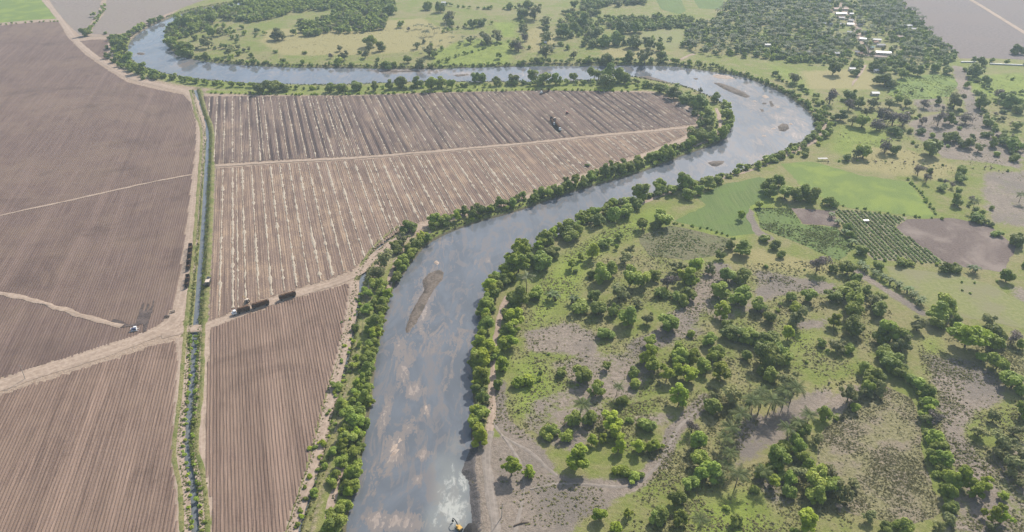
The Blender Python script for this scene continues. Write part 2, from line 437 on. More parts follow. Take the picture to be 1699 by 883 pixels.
bare = paint([
    (1.4, [(776,1000),(776,752),(790,726),(836,726),(840,1000)]),
    (.82, [(795,1000),(797,760),(806,735),(832,716),(872,738),(905,775),(960,790),(1050,792),(1092,770),(1082,802),(1022,832),(1005,850),(965,862),(930,1000)]),
    (.75, [(860,548),(950,532),(1005,560),(985,602),(930,592),(880,588)]),
    (.62, [(905,600),(960,585),(1070,578),(1095,620),(1060,665),(1000,672),(950,650)]),
    (.80, [(1045,690),(1090,682),(1130,690),(1105,706),(1055,702)]),
    (.75, [(1212,700),(1270,685),(1330,650),(1372,636),(1395,655),(1335,712),(1272,752),(1218,778)]),
    (.80, [(1255,448),(1320,458),(1395,470),(1382,492),(1322,487),(1250,505)]),
    (.72, [(1505,200),(1555,188),(1645,198),(1672,240),(1699,262),(1699,282),(1640,272),(1560,262),(1512,226)]),
    (.62, [(1505,150),(1560,150),(1580,185),(1520,190)]),
    (.66, [(1628,285),(1760,280),(1760,385),(1645,372),(1624,322)]),
    (.92, [(1535,588),(1600,598),(1655,618),(1668,662),(1622,682),(1600,722),(1655,790),(1690,900),(1700,1000),(1640,1000),(1592,790),(1568,722),(1556,662)]),
    (.62, [(1330,655),(1400,640),(1465,628),(1440,676),(1385,700),(1345,700)]),
    (.85, [(1318,532),(1378,526),(1372,546),(1322,548)]),
    (.7, [(1655,468),(1760,490),(1760,520),(1690,505)]),
    (.62, [(1100,520),(1160,500),(1170,560),(1110,580)]),
    (.55, [(1230,780),(1330,800),(1320,850),(1250,840)]),
    (.55, [(1560,780),(1760,700),(1760,1000),(1560,1000)]),
    (.6, [(930,640),(1000,620),(1010,700),(960,760),(900,740),(860,700),(880,660)]),
    (.5, [(1150,440),(1250,455),(1260,520),(1200,540),(1150,520)]),
])
bare = np.maximum(bare, paint_lines([
    (1.0, 7.5, [(1192,443),(1175,470),(1156,496),(1140,528),(1105,560),(1060,575)]),
    (1.0, 4.2, [(1172,662),(1146,688),(1119,715),(1108,743),(1086,780),(1044,812),(990,807),(908,800),(870,790)]),
    (1.0, 5.0, [(826,640),(822,690),(846,716),(880,744),(905,775)]),
    (.95, 8.0, [(1590,112),(1600,150),(1612,172),(1620,196),(1645,220),(1710,262)]),
    (.9, 5.0, [(1240,350),(1248,380),(1275,395)]),
    (.85, 4.0, [(1420,450),(1460,475),(1500,500),(1530,520)]),
    (.85, 8.0, [(1392,5),(1405,25),(1425,55),(1440,92)]), (.75, 9.0, [(1425,85),(1470,95)]), (.7, 8.0, [(1385,20),(1412,34)]),
    (.8, 3.5, [(1570,700),(1585,760),(1605,800)]),
]))
lush = paint([
    (.75, [(880,490),(930,420),(1000,380),(1060,350),(1120,338),(1092,372),(1040,402),(992,432),(960,490),(905,540),(870,560)]),
    (.8, [(850,600),(900,590),(930,640),(900,700),(850,690)]),
    (.8, [(815,37),(856,37),(858,62),(832,63)]),
    (.75, [(1130,355),(1280,290),(1300,330),(1240,400),(1160,390)]),
    (.6, [(1390,205),(1480,210),(1490,260),(1400,262),(1370,250)]),
    (.65, [(700,86),(780,62),(860,70),(850,108),(720,112)]),
    (.7, [(1595,125),(1699,120),(1760,180),(1680,170),(1620,160)]),
    (.6, [(1260,100),(1330,120),(1380,180),(1320,150)]),
    (.7, [(1140,830),(1250,800),(1300,883),(1200,1000),(1120,900)]),
    (.7, [(1600,628),(1640,632),(1652,655),(1612,655)]),
    (.7, [(1520,560),(1560,556),(1572,590),(1532,596)]),
    (.8, [(836,712),(800,660),(790,560),(850,520),(840,640)]),
    (.7, [(1300,540),(1370,550),(1340,590),(1290,580)]),
], 10.0)
dryp = paint([
    (.95, [(440,50),(700,30),(760,60),(740,80),(620,92),(470,92),(430,70)]),
    (.85, [(1000,80),(1060,78),(1120,85),(1080,98),(990,96)]),
    (.85, [(1325,118),(1450,112),(1455,150),(1340,148)]),
    (.8, [(1420,240),(1520,250),(1600,280),(1560,300),(1400,280)]),
    (.8, [(860,55),(900,40),(930,70),(880,90)]),
    (.7, [(1190,395),(1300,420),(1400,440),(1380,460),(1250,450),(1190,430)]),
    (.7, [(1220,690),(1340,640),(1460,610),(1440,640),(1330,720),(1230,770)]),
], 10.0)
# west of the river: sandy headlands round the ploughed fields
west = GP([(-600,1000),(-600,-20),(90,-20),(200,-10),(300,15),(212,70),(210,95),(240,118),(330,140),(480,147),(700,141),(860,142),(1010,138),(1075,142),(1140,152),(1185,175),(1200,205),(1180,235),(1095,266),(1020,290),(935,315),(850,345),(746,376),(690,412),(640,475),(615,560),(590,660),(560,780),(530,1000)])
sandm = .85 * soft(sdf_poly(P, west, 40.0), 5.0)
sandm = np.maximum(sandm, paint_lines([(.9, 2.5, [(1290,262),(1325,245),(1352,232),(1370,215),(1366,200)]), (.9, 3.0, [(1188,180),(1197,200),(1192,222)])]))
green_belt = paint_lines([(1, 14, [(205,70),(206,98),(240,120),(330,140),(480,150),(700,145),(860,145),(1030,140),(1120,150),(1190,190),(1190,225),(1095,268),(935,318),(746,382),(690,415),(650,470),(630,550),(608,680),(580,800),(560,900)]), (1, 7, [(350,152),(480,155),(600,155),(700,151),(850,148),(1000,148),(1060,148)]), (1, 6, [(320,556),(316,650),(305,740),(314,800),(318,900)])])
sandm = sandm * (1 - .85 * green_belt); lush = np.maximum(lush, .55 * green_belt)
bank = np.clip(1 - np.abs(d_riv - .5) / 4.0, 0, 1) * .9
nx, ny = len(gx), len(gy)
ii = (np.arange(ny - 1)[:, None] * nx + np.arange(nx - 1)[None, :]).ravel()
GF = np.stack([ii, ii + 1, ii + nx + 1, ii + nx], 1)
me = np_mesh('ground', np.column_stack([P, Z]), GF, M['ground'], True, dict(bare=bare, lush=lush, dry=dryp, sand=sandm, bank=bank))
tag(mob('ground', me), 'olive pasture and sandy farmland on both sides of the river', kind='structure')
def pixel_free(Q): return sdf_poly(Q, river_w, 20.0)

# ------------------------------------------------------------------ river surface
cell = d_riv[GF].min(1) < 7.0
cell &= (P[GF][:, :, 1].min(1) > 150) & (P[GF][:, :, 1].max(1) < 1900)
wf = GF[cell]; used, inv = np.unique(wf, return_inverse=True)
wp = P[used]
def blobs(Q, bl, z=WZ):
    m = np.zeros(len(Q))
    for u, v, ru, rv, s in bl:
        c = G(u, v, z); a = (G(u + ru, v, z) - c)[0]; b = (G(u, v - rv, z) - c)[1]
        m = np.maximum(m, s * np.exp(-1.2 * (((Q[:, 0] - c[0]) / a) ** 2 + ((Q[:, 1] - c[1]) / b) ** 2)))
    return m
shallow = blobs(wp, [(670,617,14,40,.9),(687,648,26,22,.9),(707,680,9,14,1.2),(638,692,12,38,1.0),(654,748,18,36,1.25),(705,754,16,14,.9),(692,797,10,12,.9),(655,866,55,22,1.1),(682,710,12,22,.8),(702,500,24,70,.95),(760,560,40,60,.5),(640,860,40,18,.9),(790,440,8,20,.6),(810,433,8,6,.9),(655,118,50,7,1.1),(720,118,40,8,.9),(880,124,60,8,.7),(765,122,30,5,1.0),(1000,122,40,8,.6),(1200,132,30,12,.8),(1240,150,30,20,.7),(1280,170,30,15,.8),(1300,212,30,10,.9),(1260,235,40,10,.6),(1188,272,26,9,.8),(1270,262,50,8,.7),(560,125,60,6,.5),(450,125,40,6,.5),(300,108,30,6,.6),(230,90,16,6,.7),(740,400,25,20,.6),(850,350,40,10,.6),(1100,120,40,8,.5),(1330,205,15,20,.8),(1250,175,30,14,.8),(1290,195,26,10,.9),(1310,185,20,10,.8),(1275,215,30,10,.8),(1320,225,20,10,.9),(1230,165,24,10,.6),(720,560,40,50,.5),(660,580,20,40,.6),(745,640,20,40,.45),(620,800,20,50,.5),(470,120,60,6,.5)])
foam = blobs(wp, [(770,800,14,40,.8),(750,845,36,46,.95),(745,810,30,70,.75),(760,850,28,40,.9),(725,860,26,40,.7),(735,770,26,30,.5),(755,740,24,26,.4)])
me = np_mesh('river', np.column_stack([wp, np.full(len(wp), WZ)]), inv.reshape(-1, 4), M['water'], True, dict(shallow=shallow, foam=foam))
tag(mob('river', me), 'wide silty blue-grey river winding through the farmland', kind='structure')

# ------------------------------------------------------------------ ribbons: canal banks, canal water, tracks
def ribbon(name, line, offs, zs, mat, jitter=0.0, step=5.0, extra_w=None, attr=True):
    line = resample(line, step); d = np.gradient(line, axis=0); d /= np.linalg.norm(d, axis=1)[:, None] + 1e-9
    n = np.stack([-d[:, 1], d[:, 0]], 1); m, k = len(line), len(offs)
    v = np.zeros((m, k, 3)); w = np.zeros((m, k)); om = max(abs(o) for o in offs) + 1e-6
    for j, o in enumerate(offs):
        jj = wobble(m, jitter) if abs(o) > .7 * om else np.zeros(m)
        v[:, j, :2] = line + n * (o + np.sign(o) * jj)[:, None]
        v[:, j, 2] = zs[j]; w[:, j] = 1 - abs(o) / om
    idx = (np.arange(m - 1)[:, None] * k + np.arange(k - 1)[None, :]).ravel()
    f = np.stack([idx, idx + k, idx + k + 1, idx + 1], 1)
    a = dict(w=w.ravel()) if attr else {}
    a.update(shallow=np.zeros(m * k), foam=np.zeros(m * k)) if 'water' in mat.name else None
    return np_mesh(name, v.reshape(-1, 3), f, mat, True, a)
def resample(line, step):
    line = np.asarray(line, float); s = np.concatenate([[0], np.cumsum(np.linalg.norm(np.diff(line, axis=0), axis=1))])
    q = np.linspace(0, s[-1], max(2, int(s[-1] / step)))
    return np.stack([np.interp(q, s, line[:, 0]), np.interp(q, s, line[:, 1])], 1)
def wobble(m, amp):
    if amp == 0: return np.zeros(m)
    r = rng.normal(size=m + 8); r = np.convolve(r, np.ones(3) / 3, 'same')[4:m + 4]
    return r * amp
def structure(name, me, label, parent=None): return tag(mob(name, me, parent), label, kind='structure')

structure('canal_bank', ribbon('canal_bank', CANAL, [-8.5, -6.5, -4.6, -1.55, -.8, .8, 1.55, 4.6, 6.5, 8.5], [-.3, .35, .3, -1.2, -1.9, -1.9, -1.2, .3, .35, -.3], M['canalbank'], .4, 3.0), 'grassy earth banks of the straight canal beside the tracks')
structure('canal', ribbon('canal', CANAL, [-2.4, 0, 2.4], [-1.15] * 3, M['canal'], 0, 3.0), 'narrow straight irrigation canal between the ploughed fields')
structure('ditch_bank', ribbon('ditch_bank', DRAIN, [-6.5, -4.6, -3.2, -1.7, -.8, .8, 1.7, 3.2, 4.6, 6.5], [-.3, .25, .2, -1.1, -1.7, -1.7, -1.1, .2, .25, -.3], M['canalbank'], .4, 3.0), 'weedy banks of the drainage ditch along the river levee')
structure('drainage_ditch', ribbon('drainage_ditch', DRAIN, [-1.8, 0, 1.8], [-1.05] * 3, M['canal'], 0, 3.0), 'thin drainage ditch between the middle field and the river levee')

def track(name, pts, width, label, mat='track', z=.16, jit=.75, step=3.0):
    h = width / 2
    return structure(name, ribbon(name, smooth_poly(GP(pts), 2), [-h, -h * .5, 0, h * .5, h], [z - .12, z, z + .02, z, z - .12], M[mat], jit, step), label)
track('dirt_track', [(62,-14),(82,10),(98,30),(112,50),(130,72),(152,90),(178,107),(215,130),(262,141),(305,150),(317,157),(327,180),(334,210),(333,240),(327,300),(321,360),(315,420),(308,470),(301,505),(292,530)], 9, 'sandy track bordering the big dark field, curving round to the canal', z=.22)
track('dirt_track', [(296,520),(280,542),(240,560),(180,580),(110,603),(50,622),(0,640),(-80,668)], 13, 'wide sandy farm road slanting from the canal crossing to the left edge', z=.26)
track('dirt_track', [(268,556),(300,548),(323,546),(345,541),(390,524),(450,501),(500,485),(560,468),(592,456),(612,436),(640,410),(672,388),(710,372),(765,357),(850,335),(900,319),(990,286),(1080,256),(1150,226),(1166,206),(1158,190),(1125,170)], 8, 'sandy track from the canal crossing along the middle field to the river bend', z=.28)
track('dirt_track', [(300,560),(304,600),(299,660),(296,720),(294,760),(300,800),(303,860),(303,1000)], 7, 'sandy strip along the left side of the canal', z=.24)
track('dirt_track', [(340,550),(337,600),(334,650),(332,700),(330,740),(333,790),(341,830),(342,883),(343,1000)], 5.5, 'sandy strip between the canal and the ridged field', z=.24)
track('dirt_track', [(588,466),(582,520),(572,570),(556,630),(540,690),(524,760),(500,830),(486,870),(465,960),(455,1000)], 7.5, 'sandy track down the right side of the ridged field', z=.24)
track('dirt_track', [(357,276),(480,268),(600,262),(700,254),(800,245),(900,236),(1000,225),(1080,218),(1160,210)], 4.5, 'pale track crossing the middle field between its two halves', z=.42)
track('dirt_track', [(-60,372),(0,358),(60,345),(130,330),(200,314),(260,301),(318,290)], 2.6, 'thin pale track crossing the big dark field', z=.44, jit=.6)
track('dirt_track', [(-60,476),(0,486),(40,495),(90,509),(140,526),(180,536),(204,541)], 4, 'broad pale straw strip across the lower part of the dark field', 'straw' if False else 'track', z=.44, jit=1.2)
track('levee_path', [(655,432),(648,462),(640,490),(631,520),(618,560),(605,610),(590,660),(585,690),(570,760),(556,810),(548,850),(538,900),(530,1000)], 3.2, 'narrow sandy path on the wooded left bank', z=.14)
track('levee_path', [(716,385),(700,395),(675,408),(655,432)], 3, 'short bare path among the bank trees near the field corner', z=.18)
track('levee_path', [(842,492),(834,510),(828,530),(822,560),(818,600),(816,650),(816,690),(812,720)], 4, 'reddish sandy path between the trees of the right bank', z=.14)
track('haul_road', [(813,715),(809,745),(809,790),(816,830),(822,883),(827,1000)], 4.5, 'grey haul road beside the dark dredged sand', 'track_grey', z=.20)
track('levee_path', [(1188,180),(1196,200),(1192,220),(1176,234),(1150,243)], 4.5, 'sandy path curving inside the river bend', z=.16)
track('levee_path', [(1060,340),(1100,322),(1150,308),(1200,296),(1250,282),(1290,264),(1325,250),(1355,234),(1374,215),(1370,200),(1358,185)], 3.6, 'sandy path on top of the right bank at the bend', z=.16)
track('wheel_track', [(818,700),(832,722),(850,745),(866,775),(872,810),(862,850),(850,900)], 1.7, 'faint wheel track across the grey flat right of the haul road', 'track_grey', z=.10, jit=.5)
track('wheel_track', [(832,722),(858,738),(885,752),(905,775),(925,790)], 1.7, 'faint wheel track leading from the haul road to the pasture', 'track_grey', z=.11, jit=.5)
track('wheel_track', [(1172,662),(1150,686),(1122,712),(1110,742),(1088,778),(1050,808),(995,806),(930,800),(880,812)], 1.7, 'pale footpath winding past the bright trees', 'track_grey', z=.12, jit=.5)
track('white_road', [(1600,-6),(1625,8),(1660,30),(1699,54),(1760,92)], 8, 'pale straight road across the grey field at top right', z=.30, jit=.2)
track('village_lane', [(1395,-8),(1392,10),(1405,25),(1420,42),(1425,55),(1432,75),(1440,92)], 6, 'pale dirt lane running between the village houses', z=.18)
track('village_lane', [(1436,108),(1430,118),(1420,132),(1414,142)], 3.5, 'short dirt lane leading from the village to the dry meadow', z=.18)
track('levee_path', [(1108,101),(1128,100),(1142,92),(1152,90)], 5, 'pale bare ramp on the far river bank', z=.18)
track('dirt_track', [(128,62),(150,60),(178,60)], 3.5, 'short dark ditch track near the top left corner', 'track_grey', z=.2)

# ------------------------------------------------------------------ furrowed fields
def furrows(name, pts, vx, spacing, amp, mat, label, seg=7.0, z0=.06, jit=.03, clipx=None):
    poly = smooth_poly(GP(pts), 0); d = vp_dir(vx); n = np.array((d[1], -d[0]))
    S, T = poly @ n, poly @ d; V = []; F = []; U = []; W = []; RR = []; base = 0; rows = []
    k0, k1 = int(math.floor(S.min() / spacing)), int(math.ceil(S.max() / spacing))
    for k in range(k0, k1 + 1):
        s = (k + .01) * spacing; ts = []
        for i in range(len(poly)):
            s1, s2, t1, t2 = S[i], S[(i + 1) % len(poly)], T[i], T[(i + 1) % len(poly)]
            if (s1 > s) != (s2 > s): ts.append(t1 + (t2 - t1) * (s - s1) / (s2 - s1))
        ts.sort()
        for a, b in zip(ts[0::2], ts[1::2]):
            a += rng.normal() * .8; b += rng.normal() * .8
            if b - a < 3: continue
            m = max(2, int((b - a) / seg)); t = np.linspace(a, b, m)
            rows.append((s, a, b))
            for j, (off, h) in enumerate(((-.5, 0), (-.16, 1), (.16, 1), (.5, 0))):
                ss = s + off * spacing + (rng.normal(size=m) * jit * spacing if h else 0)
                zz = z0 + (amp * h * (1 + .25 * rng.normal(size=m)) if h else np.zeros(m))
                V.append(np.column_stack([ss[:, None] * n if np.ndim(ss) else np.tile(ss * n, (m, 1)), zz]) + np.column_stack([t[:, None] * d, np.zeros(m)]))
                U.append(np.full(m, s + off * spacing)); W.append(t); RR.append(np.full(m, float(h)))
            i = np.arange(m - 1)
            for j in range(3):
                F.append(np.stack([base + j * m + i, base + (j + 1) * m + i, base + (j + 1) * m + i + 1, base + j * m + i + 1], 1))
            base += 4 * m
    me = np_mesh(name, np.vstack(V), np.vstack(F), M[mat], False, dict(u=np.concatenate(U), v=np.concatenate(W), r=np.concatenate(RR)))
    return structure(name, me, label), rows, d, n

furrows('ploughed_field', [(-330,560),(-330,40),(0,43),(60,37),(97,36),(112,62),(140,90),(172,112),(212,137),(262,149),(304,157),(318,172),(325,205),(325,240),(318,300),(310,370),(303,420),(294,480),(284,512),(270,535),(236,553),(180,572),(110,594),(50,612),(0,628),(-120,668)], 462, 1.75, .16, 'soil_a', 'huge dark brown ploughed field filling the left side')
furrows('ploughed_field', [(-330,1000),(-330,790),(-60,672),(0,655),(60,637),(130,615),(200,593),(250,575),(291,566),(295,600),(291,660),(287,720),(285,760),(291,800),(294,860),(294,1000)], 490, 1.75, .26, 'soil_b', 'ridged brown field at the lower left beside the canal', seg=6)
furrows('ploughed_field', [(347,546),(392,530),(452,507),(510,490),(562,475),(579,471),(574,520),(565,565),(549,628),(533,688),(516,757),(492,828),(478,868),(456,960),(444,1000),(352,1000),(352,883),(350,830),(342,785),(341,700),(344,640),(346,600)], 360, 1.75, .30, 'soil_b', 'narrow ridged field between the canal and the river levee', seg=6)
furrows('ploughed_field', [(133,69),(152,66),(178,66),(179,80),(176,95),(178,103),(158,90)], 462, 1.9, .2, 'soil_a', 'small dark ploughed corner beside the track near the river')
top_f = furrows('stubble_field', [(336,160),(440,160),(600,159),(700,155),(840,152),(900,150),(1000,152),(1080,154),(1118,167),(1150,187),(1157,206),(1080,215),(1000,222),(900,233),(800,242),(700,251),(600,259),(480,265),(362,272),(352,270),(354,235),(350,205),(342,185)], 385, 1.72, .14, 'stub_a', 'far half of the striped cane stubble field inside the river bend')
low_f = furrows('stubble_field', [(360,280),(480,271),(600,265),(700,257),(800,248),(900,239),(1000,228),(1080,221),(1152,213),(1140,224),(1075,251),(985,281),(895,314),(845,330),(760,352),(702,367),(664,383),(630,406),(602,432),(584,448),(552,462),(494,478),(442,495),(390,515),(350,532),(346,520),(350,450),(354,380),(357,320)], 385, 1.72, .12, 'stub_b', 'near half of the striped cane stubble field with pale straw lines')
def straw_rows(field, every, phase, wid, dens):
    ob, rows, d, n = field; done = {}
    for s, a, b in rows:
        k = int(round(s / 1.72))
        thin = (k + phase) % every
        if thin and not (thin == 2 and rng.random() < .16): continue
        if not thin and rng.random() < .04: continue
        wid_, dens_ = (wid, dens) if not thin else (wid * .55, .95)
        m = max(3, int((b - a) / 2.2)); t = np.linspace(a + 2, b - 2, m)
        patch = np.clip(.85 + wobble(m, .7) + .35 * np.sin(t * .05 + s), .25, 1.5)
        w = np.clip(wid_ * patch * (.5 + .55 * np.abs(rng.normal(size=m))) * (rng.random(m) < dens_) + .12, .1, 3.4)
        s0 = s + wobble(m, .25)
        vs = []
        for off, z in ((-.5, .14), (-.15, .46), (.2, .42), (.5, .14)):
            q = (s0 + off * w + rng.normal(size=m) * .12)[:, None] * n + t[:, None] * d
            vs.append(np.column_stack([q, np.full(m, z) + .06 * rng.normal(size=m)]))
        i = np.arange(m - 1)
        f = np.vstack([np.stack([j * m + i, (j + 1) * m + i, (j + 1) * m + i + 1, j * m + i + 1], 1) for j in range(3)])
        mob('straw_row', np_mesh('straw_row', np.vstack(vs), f, M['straw']), ob)
straw_rows(top_f, 5, 1, 1.2, .75)
straw_rows(low_f, 5, 1, 1.55, .95)

# ------------------------------------------------------------------ flat plots (sheets a few cm above the ground)
def densify(poly, step, jit):
    out = []
    for i in range(len(poly)):
        a, b = poly[i], poly[(i + 1) % len(poly)]; L = np.linalg.norm(b - a); m = max(1, int(L / step))
        for j in range(m): out.append(a + (b - a) * j / m + rng.normal(size=2) * jit)
    return np.array(out)
def sheet(name, pts, mat, label, z=.05, jit=.5, step=5.0, parent=None):
    p = densify(GP(pts), step, jit)
    tri = tessellate_polygon([[Vector((x, y, 0)) for x, y in p]])
    me = np_mesh(name, np.column_stack([p, np.full(len(p), z)]), np.array(tri), M[mat])
    return structure(name, me, label, parent)
sheet('grass_field', [(-200,44),(-200,-30),(58,-30),(76,4),(95,31),(60,33),(0,38)], 'lushfield', 'bright green field in the top left corner', jit=.3)
sheet('bare_field', [(70,-20),(200,-20),(168,2),(163,22),(150,40),(146,56),(132,58),(118,46),(104,31),(88,10)], 'tan_soil', 'pale bare field at top left right of the track')
sheet('bare_field', [(178,-20),(420,-20),(330,3),(285,20),(240,38),(205,55),(180,58),(152,57),(156,42),(172,25),(176,8)], 'tan_soil', 'pale bare field above the first river bend')
sheet('bare_field', [(1470,-25),(1900,-25),(1900,130),(1699,99),(1640,97),(1592,97),(1570,75),(1545,55),(1520,30),(1490,10)], 'grey_soil', 'large grey bare field in the top right corner')
sheet('crop_field', [(1296,272),(1345,268),(1392,280),(1425,291),(1508,302),(1552,360),(1530,362),(1470,352),(1405,345),(1368,330),(1332,312)], 'lushfield', 'bright green grass field right of the river bend path')
sheet('crop_field', [(1118,366),(1172,341),(1154,327),(1200,306),(1262,294),(1280,300),(1276,326),(1245,343),(1238,362),(1254,388),(1212,392)], 'greenfield', 'blue-green crop plot beside the right bank path')
sheet('crop_field', [(1252,345),(1312,346),(1330,372),(1388,378),(1420,412),(1392,432),(1334,408),(1262,378)], 'greenfield', 'leafy green plot left of the rows of vegetables')
sheet('bare_plot', [(1313,345),(1384,350),(1392,376),(1332,371)], 'brownplot', 'small brown bare plot below the row of trees', z=.07)
sheet('bare_plot', [(1505,364),(1580,362),(1640,372),(1686,410),(1664,452),(1574,440),(1530,410),(1484,378)], 'brownplot', 'brown bare plot right of the rows of vegetables')
sheet('vegetable_field', [(1385,348),(1440,351),(1507,362),(1482,376),(1528,408),(1572,438),(1480,433),(1450,430),(1420,406),(1400,375)], 'vegsoil', 'plot of vegetable rows at the right')
sheet('meadow', [(1466,442),(1578,455),(1640,470),(1699,502),(1760,530),(1760,560),(1640,532),(1560,524),(1500,486)], 'meadow', 'smooth pale green meadow at the right edge')
sheet('scrub_plot', [(1058,392),(1112,374),(1212,396),(1200,420),(1150,432),(1080,425),(1062,405)], 'oliveplot', 'dull olive fenced plot below the green crop')
sheet('fallow_field', [(1420,655),(1468,640),(1512,662),(1528,700),(1530,755),(1545,800),(1562,852),(1510,872),(1405,852),(1385,800),(1352,778),(1362,720),(1395,690)], 'fallow', 'rough olive fallow field enclosed by hedges at the lower right')
sheet('crop_field', [(1085,-5),(1128,-5),(1138,18),(1128,24),(1098,16)], 'greenfield', 'small striped green field at the top edge', jit=.2)
sheet('crop_field', [(1146,-8),(1200,-8),(1200,16),(1160,14)], 'greenfield', 'small hazy green field at the top edge near the palms', jit=.2)
sheet('crop_field', [(1478,138),(1500,128),(1545,124),(1580,124),(1590,140),(1575,160),(1540,165),(1490,165),(1474,158)], 'lushfield', 'patchy light green crop plot behind the grey dry trees')
sheet('meadow', [(1066,50),(1135,50),(1128,78),(1100,82),(1062,78)], 'meadow', 'pale meadow beyond the far river bank')
sheet('wet_soil', [(184,534),(190,530),(206,535),(214,540),(226,536),(232,516),(238,502),(240,503),(236,518),(240,517),(246,504),(248,505),(244,520),(252,508),(254,499),(257,500),(254,516),(250,526),(246,540),(242,551),(238,551),(238,538),(226,541),(212,543),(200,544),(188,539)], 'wet', 'dark wet streaks of soil spilling from the pump', z=.40, jit=.25, step=2.0)

# ------------------------------------------------------------------ sand bars, spoil
def mound(name, pts, mat, label, hmax, slope, zb, grid=1.1, nz=.15, ribs=None, kind='structure', flat=0.0):
    poly = GP(pts, zb); lo, hi = poly.min(0) - grid, poly.max(0) + grid
    xs = np.arange(lo[0], hi[0] + grid, grid); yy = np.arange(lo[1], hi[1] + grid, grid)
    X, Y = np.meshgrid(xs, yy); Q = np.stack([X.ravel(), Y.ravel()], 1); d = -sdf_poly(Q, poly, 60.0)
    h = np.minimum(hmax, np.maximum(d, -1.5) * slope)
    n = np.sin(Q[:, 0] * .9 + 2 * np.sin(Q[:, 1] * .31)) * np.sin(Q[:, 1] * .7 + 1.3 * np.sin(Q[:, 0] * .45)) + .5 * np.sin(Q[:, 0] * 2.3) * np.sin(Q[:, 1] * 1.9)
    h = h + nz * n * (h > 0)
    if ribs: h = h + np.where(d > 0, ribs[1] * np.sin((Q[:, 1] + .25 * Q[:, 0] + 1.2 * np.sin(Q[:, 0] * .6) + 2.2 * np.sin(Q[:, 1] * .37) + 1.1 * np.sin(Q[:, 1] * .83 + 1)) * 2 * math.pi / ribs[0]) * (.55 + .6 * np.sin(Q[:, 1] * .29 + Q[:, 0] * .4)) * np.clip(d / 2, 0, 1) * np.clip((ribs[2] - d) / 3, 0, 1), 0)
    nxx = len(xs); ii = (np.arange(len(yy) - 1)[:, None] * nxx + np.arange(nxx - 1)[None, :]).ravel()
    f = np.stack([ii, ii + 1, ii + nxx + 1, ii + nxx], 1); f = f[(d[f] > -1.4).any(1)]
    us, iv = np.unique(f, return_inverse=True)
    me = np_mesh(name, np.column_stack([Q[us], zb + h[us]]), iv.reshape(-1, 4), M[mat], True)
    return tag(mob(name, me), label, kind=kind)
mound('sandbar', [(700,466),(710,454),(728,447),(737,452),(735,464),(722,480),(712,496),(705,512),(692,536),(680,552),(672,554),(672,546),(680,522),(693,498),(703,482)], 'sandbar', 'long brown sandbar in the middle of the near river reach', 1.1, .40, WZ - .15)
mound('sandbar', [(719,436),(724,431),(730,436),(726,442)], 'sandlight', 'tiny pale sandbar just upstream of the long one', .4, .3, WZ - .1)
mound('sandbar', [(1182,137),(1196,138),(1215,144),(1235,153),(1246,161),(1238,163),(1218,156),(1200,148)], 'sandbar', 'dark leaf-shaped sandbar at the top of the bend', 1.1, .35, WZ - .1, 2)
mound('sandbar', [(1180,126),(1190,123),(1210,126),(1222,131),(1205,132),(1188,130)], 'sandlight', 'pale sandbar near the far bank of the bend', .6, .2, WZ - .1, 2)
mound('sandbar', [(1290,210),(1298,205),(1308,207),(1310,214),(1302,219),(1292,217)], 'sandbar', 'rounded brown islet in the wide part of the bend', 1.2, .4, WZ - .1)
mound('sandbar', [(1173,270),(1185,267),(1203,267),(1200,272),(1190,277),(1180,276)], 'sandbar', 'small brown sandbar below the bend', 1.0, .32, WZ - .1)
mound('sandbar', [(1149,130),(1156,129),(1160,132),(1153,133)], 'sandbar', 'little dark shoal left of the leaf-shaped sandbar', .5, .2, WZ - .1)
mound('sandbar', [(1275,168),(1281,168),(1285,176),(1279,178)], 'sandbar', 'small rocky shoal between the sandbar and the right bank', .5, .25, WZ - .1)
mound('sandbar', [(1261,181),(1267,181),(1268,186),(1262,186)], 'sandbar', 'smallest dark shoal in the middle of the bend', .5, .25, WZ - .1)
mound('sandbar', [(1262,160),(1270,157),(1278,162),(1270,164)], 'sandlight', 'pale shoal right of the leaf-shaped sandbar tip', .4, .2, WZ - .1)
for k, (u, v, a, b, m_, lb) in enumerate(((1268,172,5,2,'sandbar','narrow shoal above the rocky shoal'), (1290,178,4,1.6,'sandlight','little pale shoal right of the rocky shoal'), (1252,168,4,1.5,'sandlight','little pale shoal left of the rocky shoal'), (1283,214,5,1.6,'sandlight','thin pale shoal left of the rounded islet'), (1312,206,5,1.8,'sandlight','thin pale shoal right of the rounded islet'), (1268,226,6,1.5,'sandlight','long thin shoal below the rounded islet'), (1140,192,3,1,'sandbar','single dark snag near the inner bank'), (1230,193,2.5,1,'sandbar','single dark snag in the middle of the bend'))):
    mound('sandbar', [(u - a, v), (u - a * .4, v - b), (u + a * .7, v - b * .8), (u + a, v + b * .3), (u + a * .2, v + b), (u - a * .6, v + b * .7)], m_, lb, .5, .22, WZ - .1)
mound('sandbar', [(226,88),(236,87),(243,90),(236,92),(228,91)], 'sandbar', 'small shoal in the first bend at upper left', .5, .2, WZ - .1)
mound('sandbar', [(588,116),(640,117),(700,117),(700,120),(650,121),(610,118)], 'sandbar', 'thin brown shoal under the far bank at top centre', .35, .12, WZ - .1, 2)
mound('sandbar', [(748,125),(775,122),(782,125),(760,128)], 'sandbar', 'reddish shoal in front of the dark bank thicket', .35, .12, WZ - .1, 2)
mound('sandbar', [(648,760),(646,748),(656,733),(666,725),(668,735),(662,752),(652,764)], 'sandlight', 'pale submerged-edged sand tongue in the lower river', .22, .06, WZ - .1)
mound('sandbar', [(702,688),(703,676),(708,670),(712,676),(709,686)], 'sandlight', 'slim pale sand spit in the lower river', .22, .07, WZ - .1)
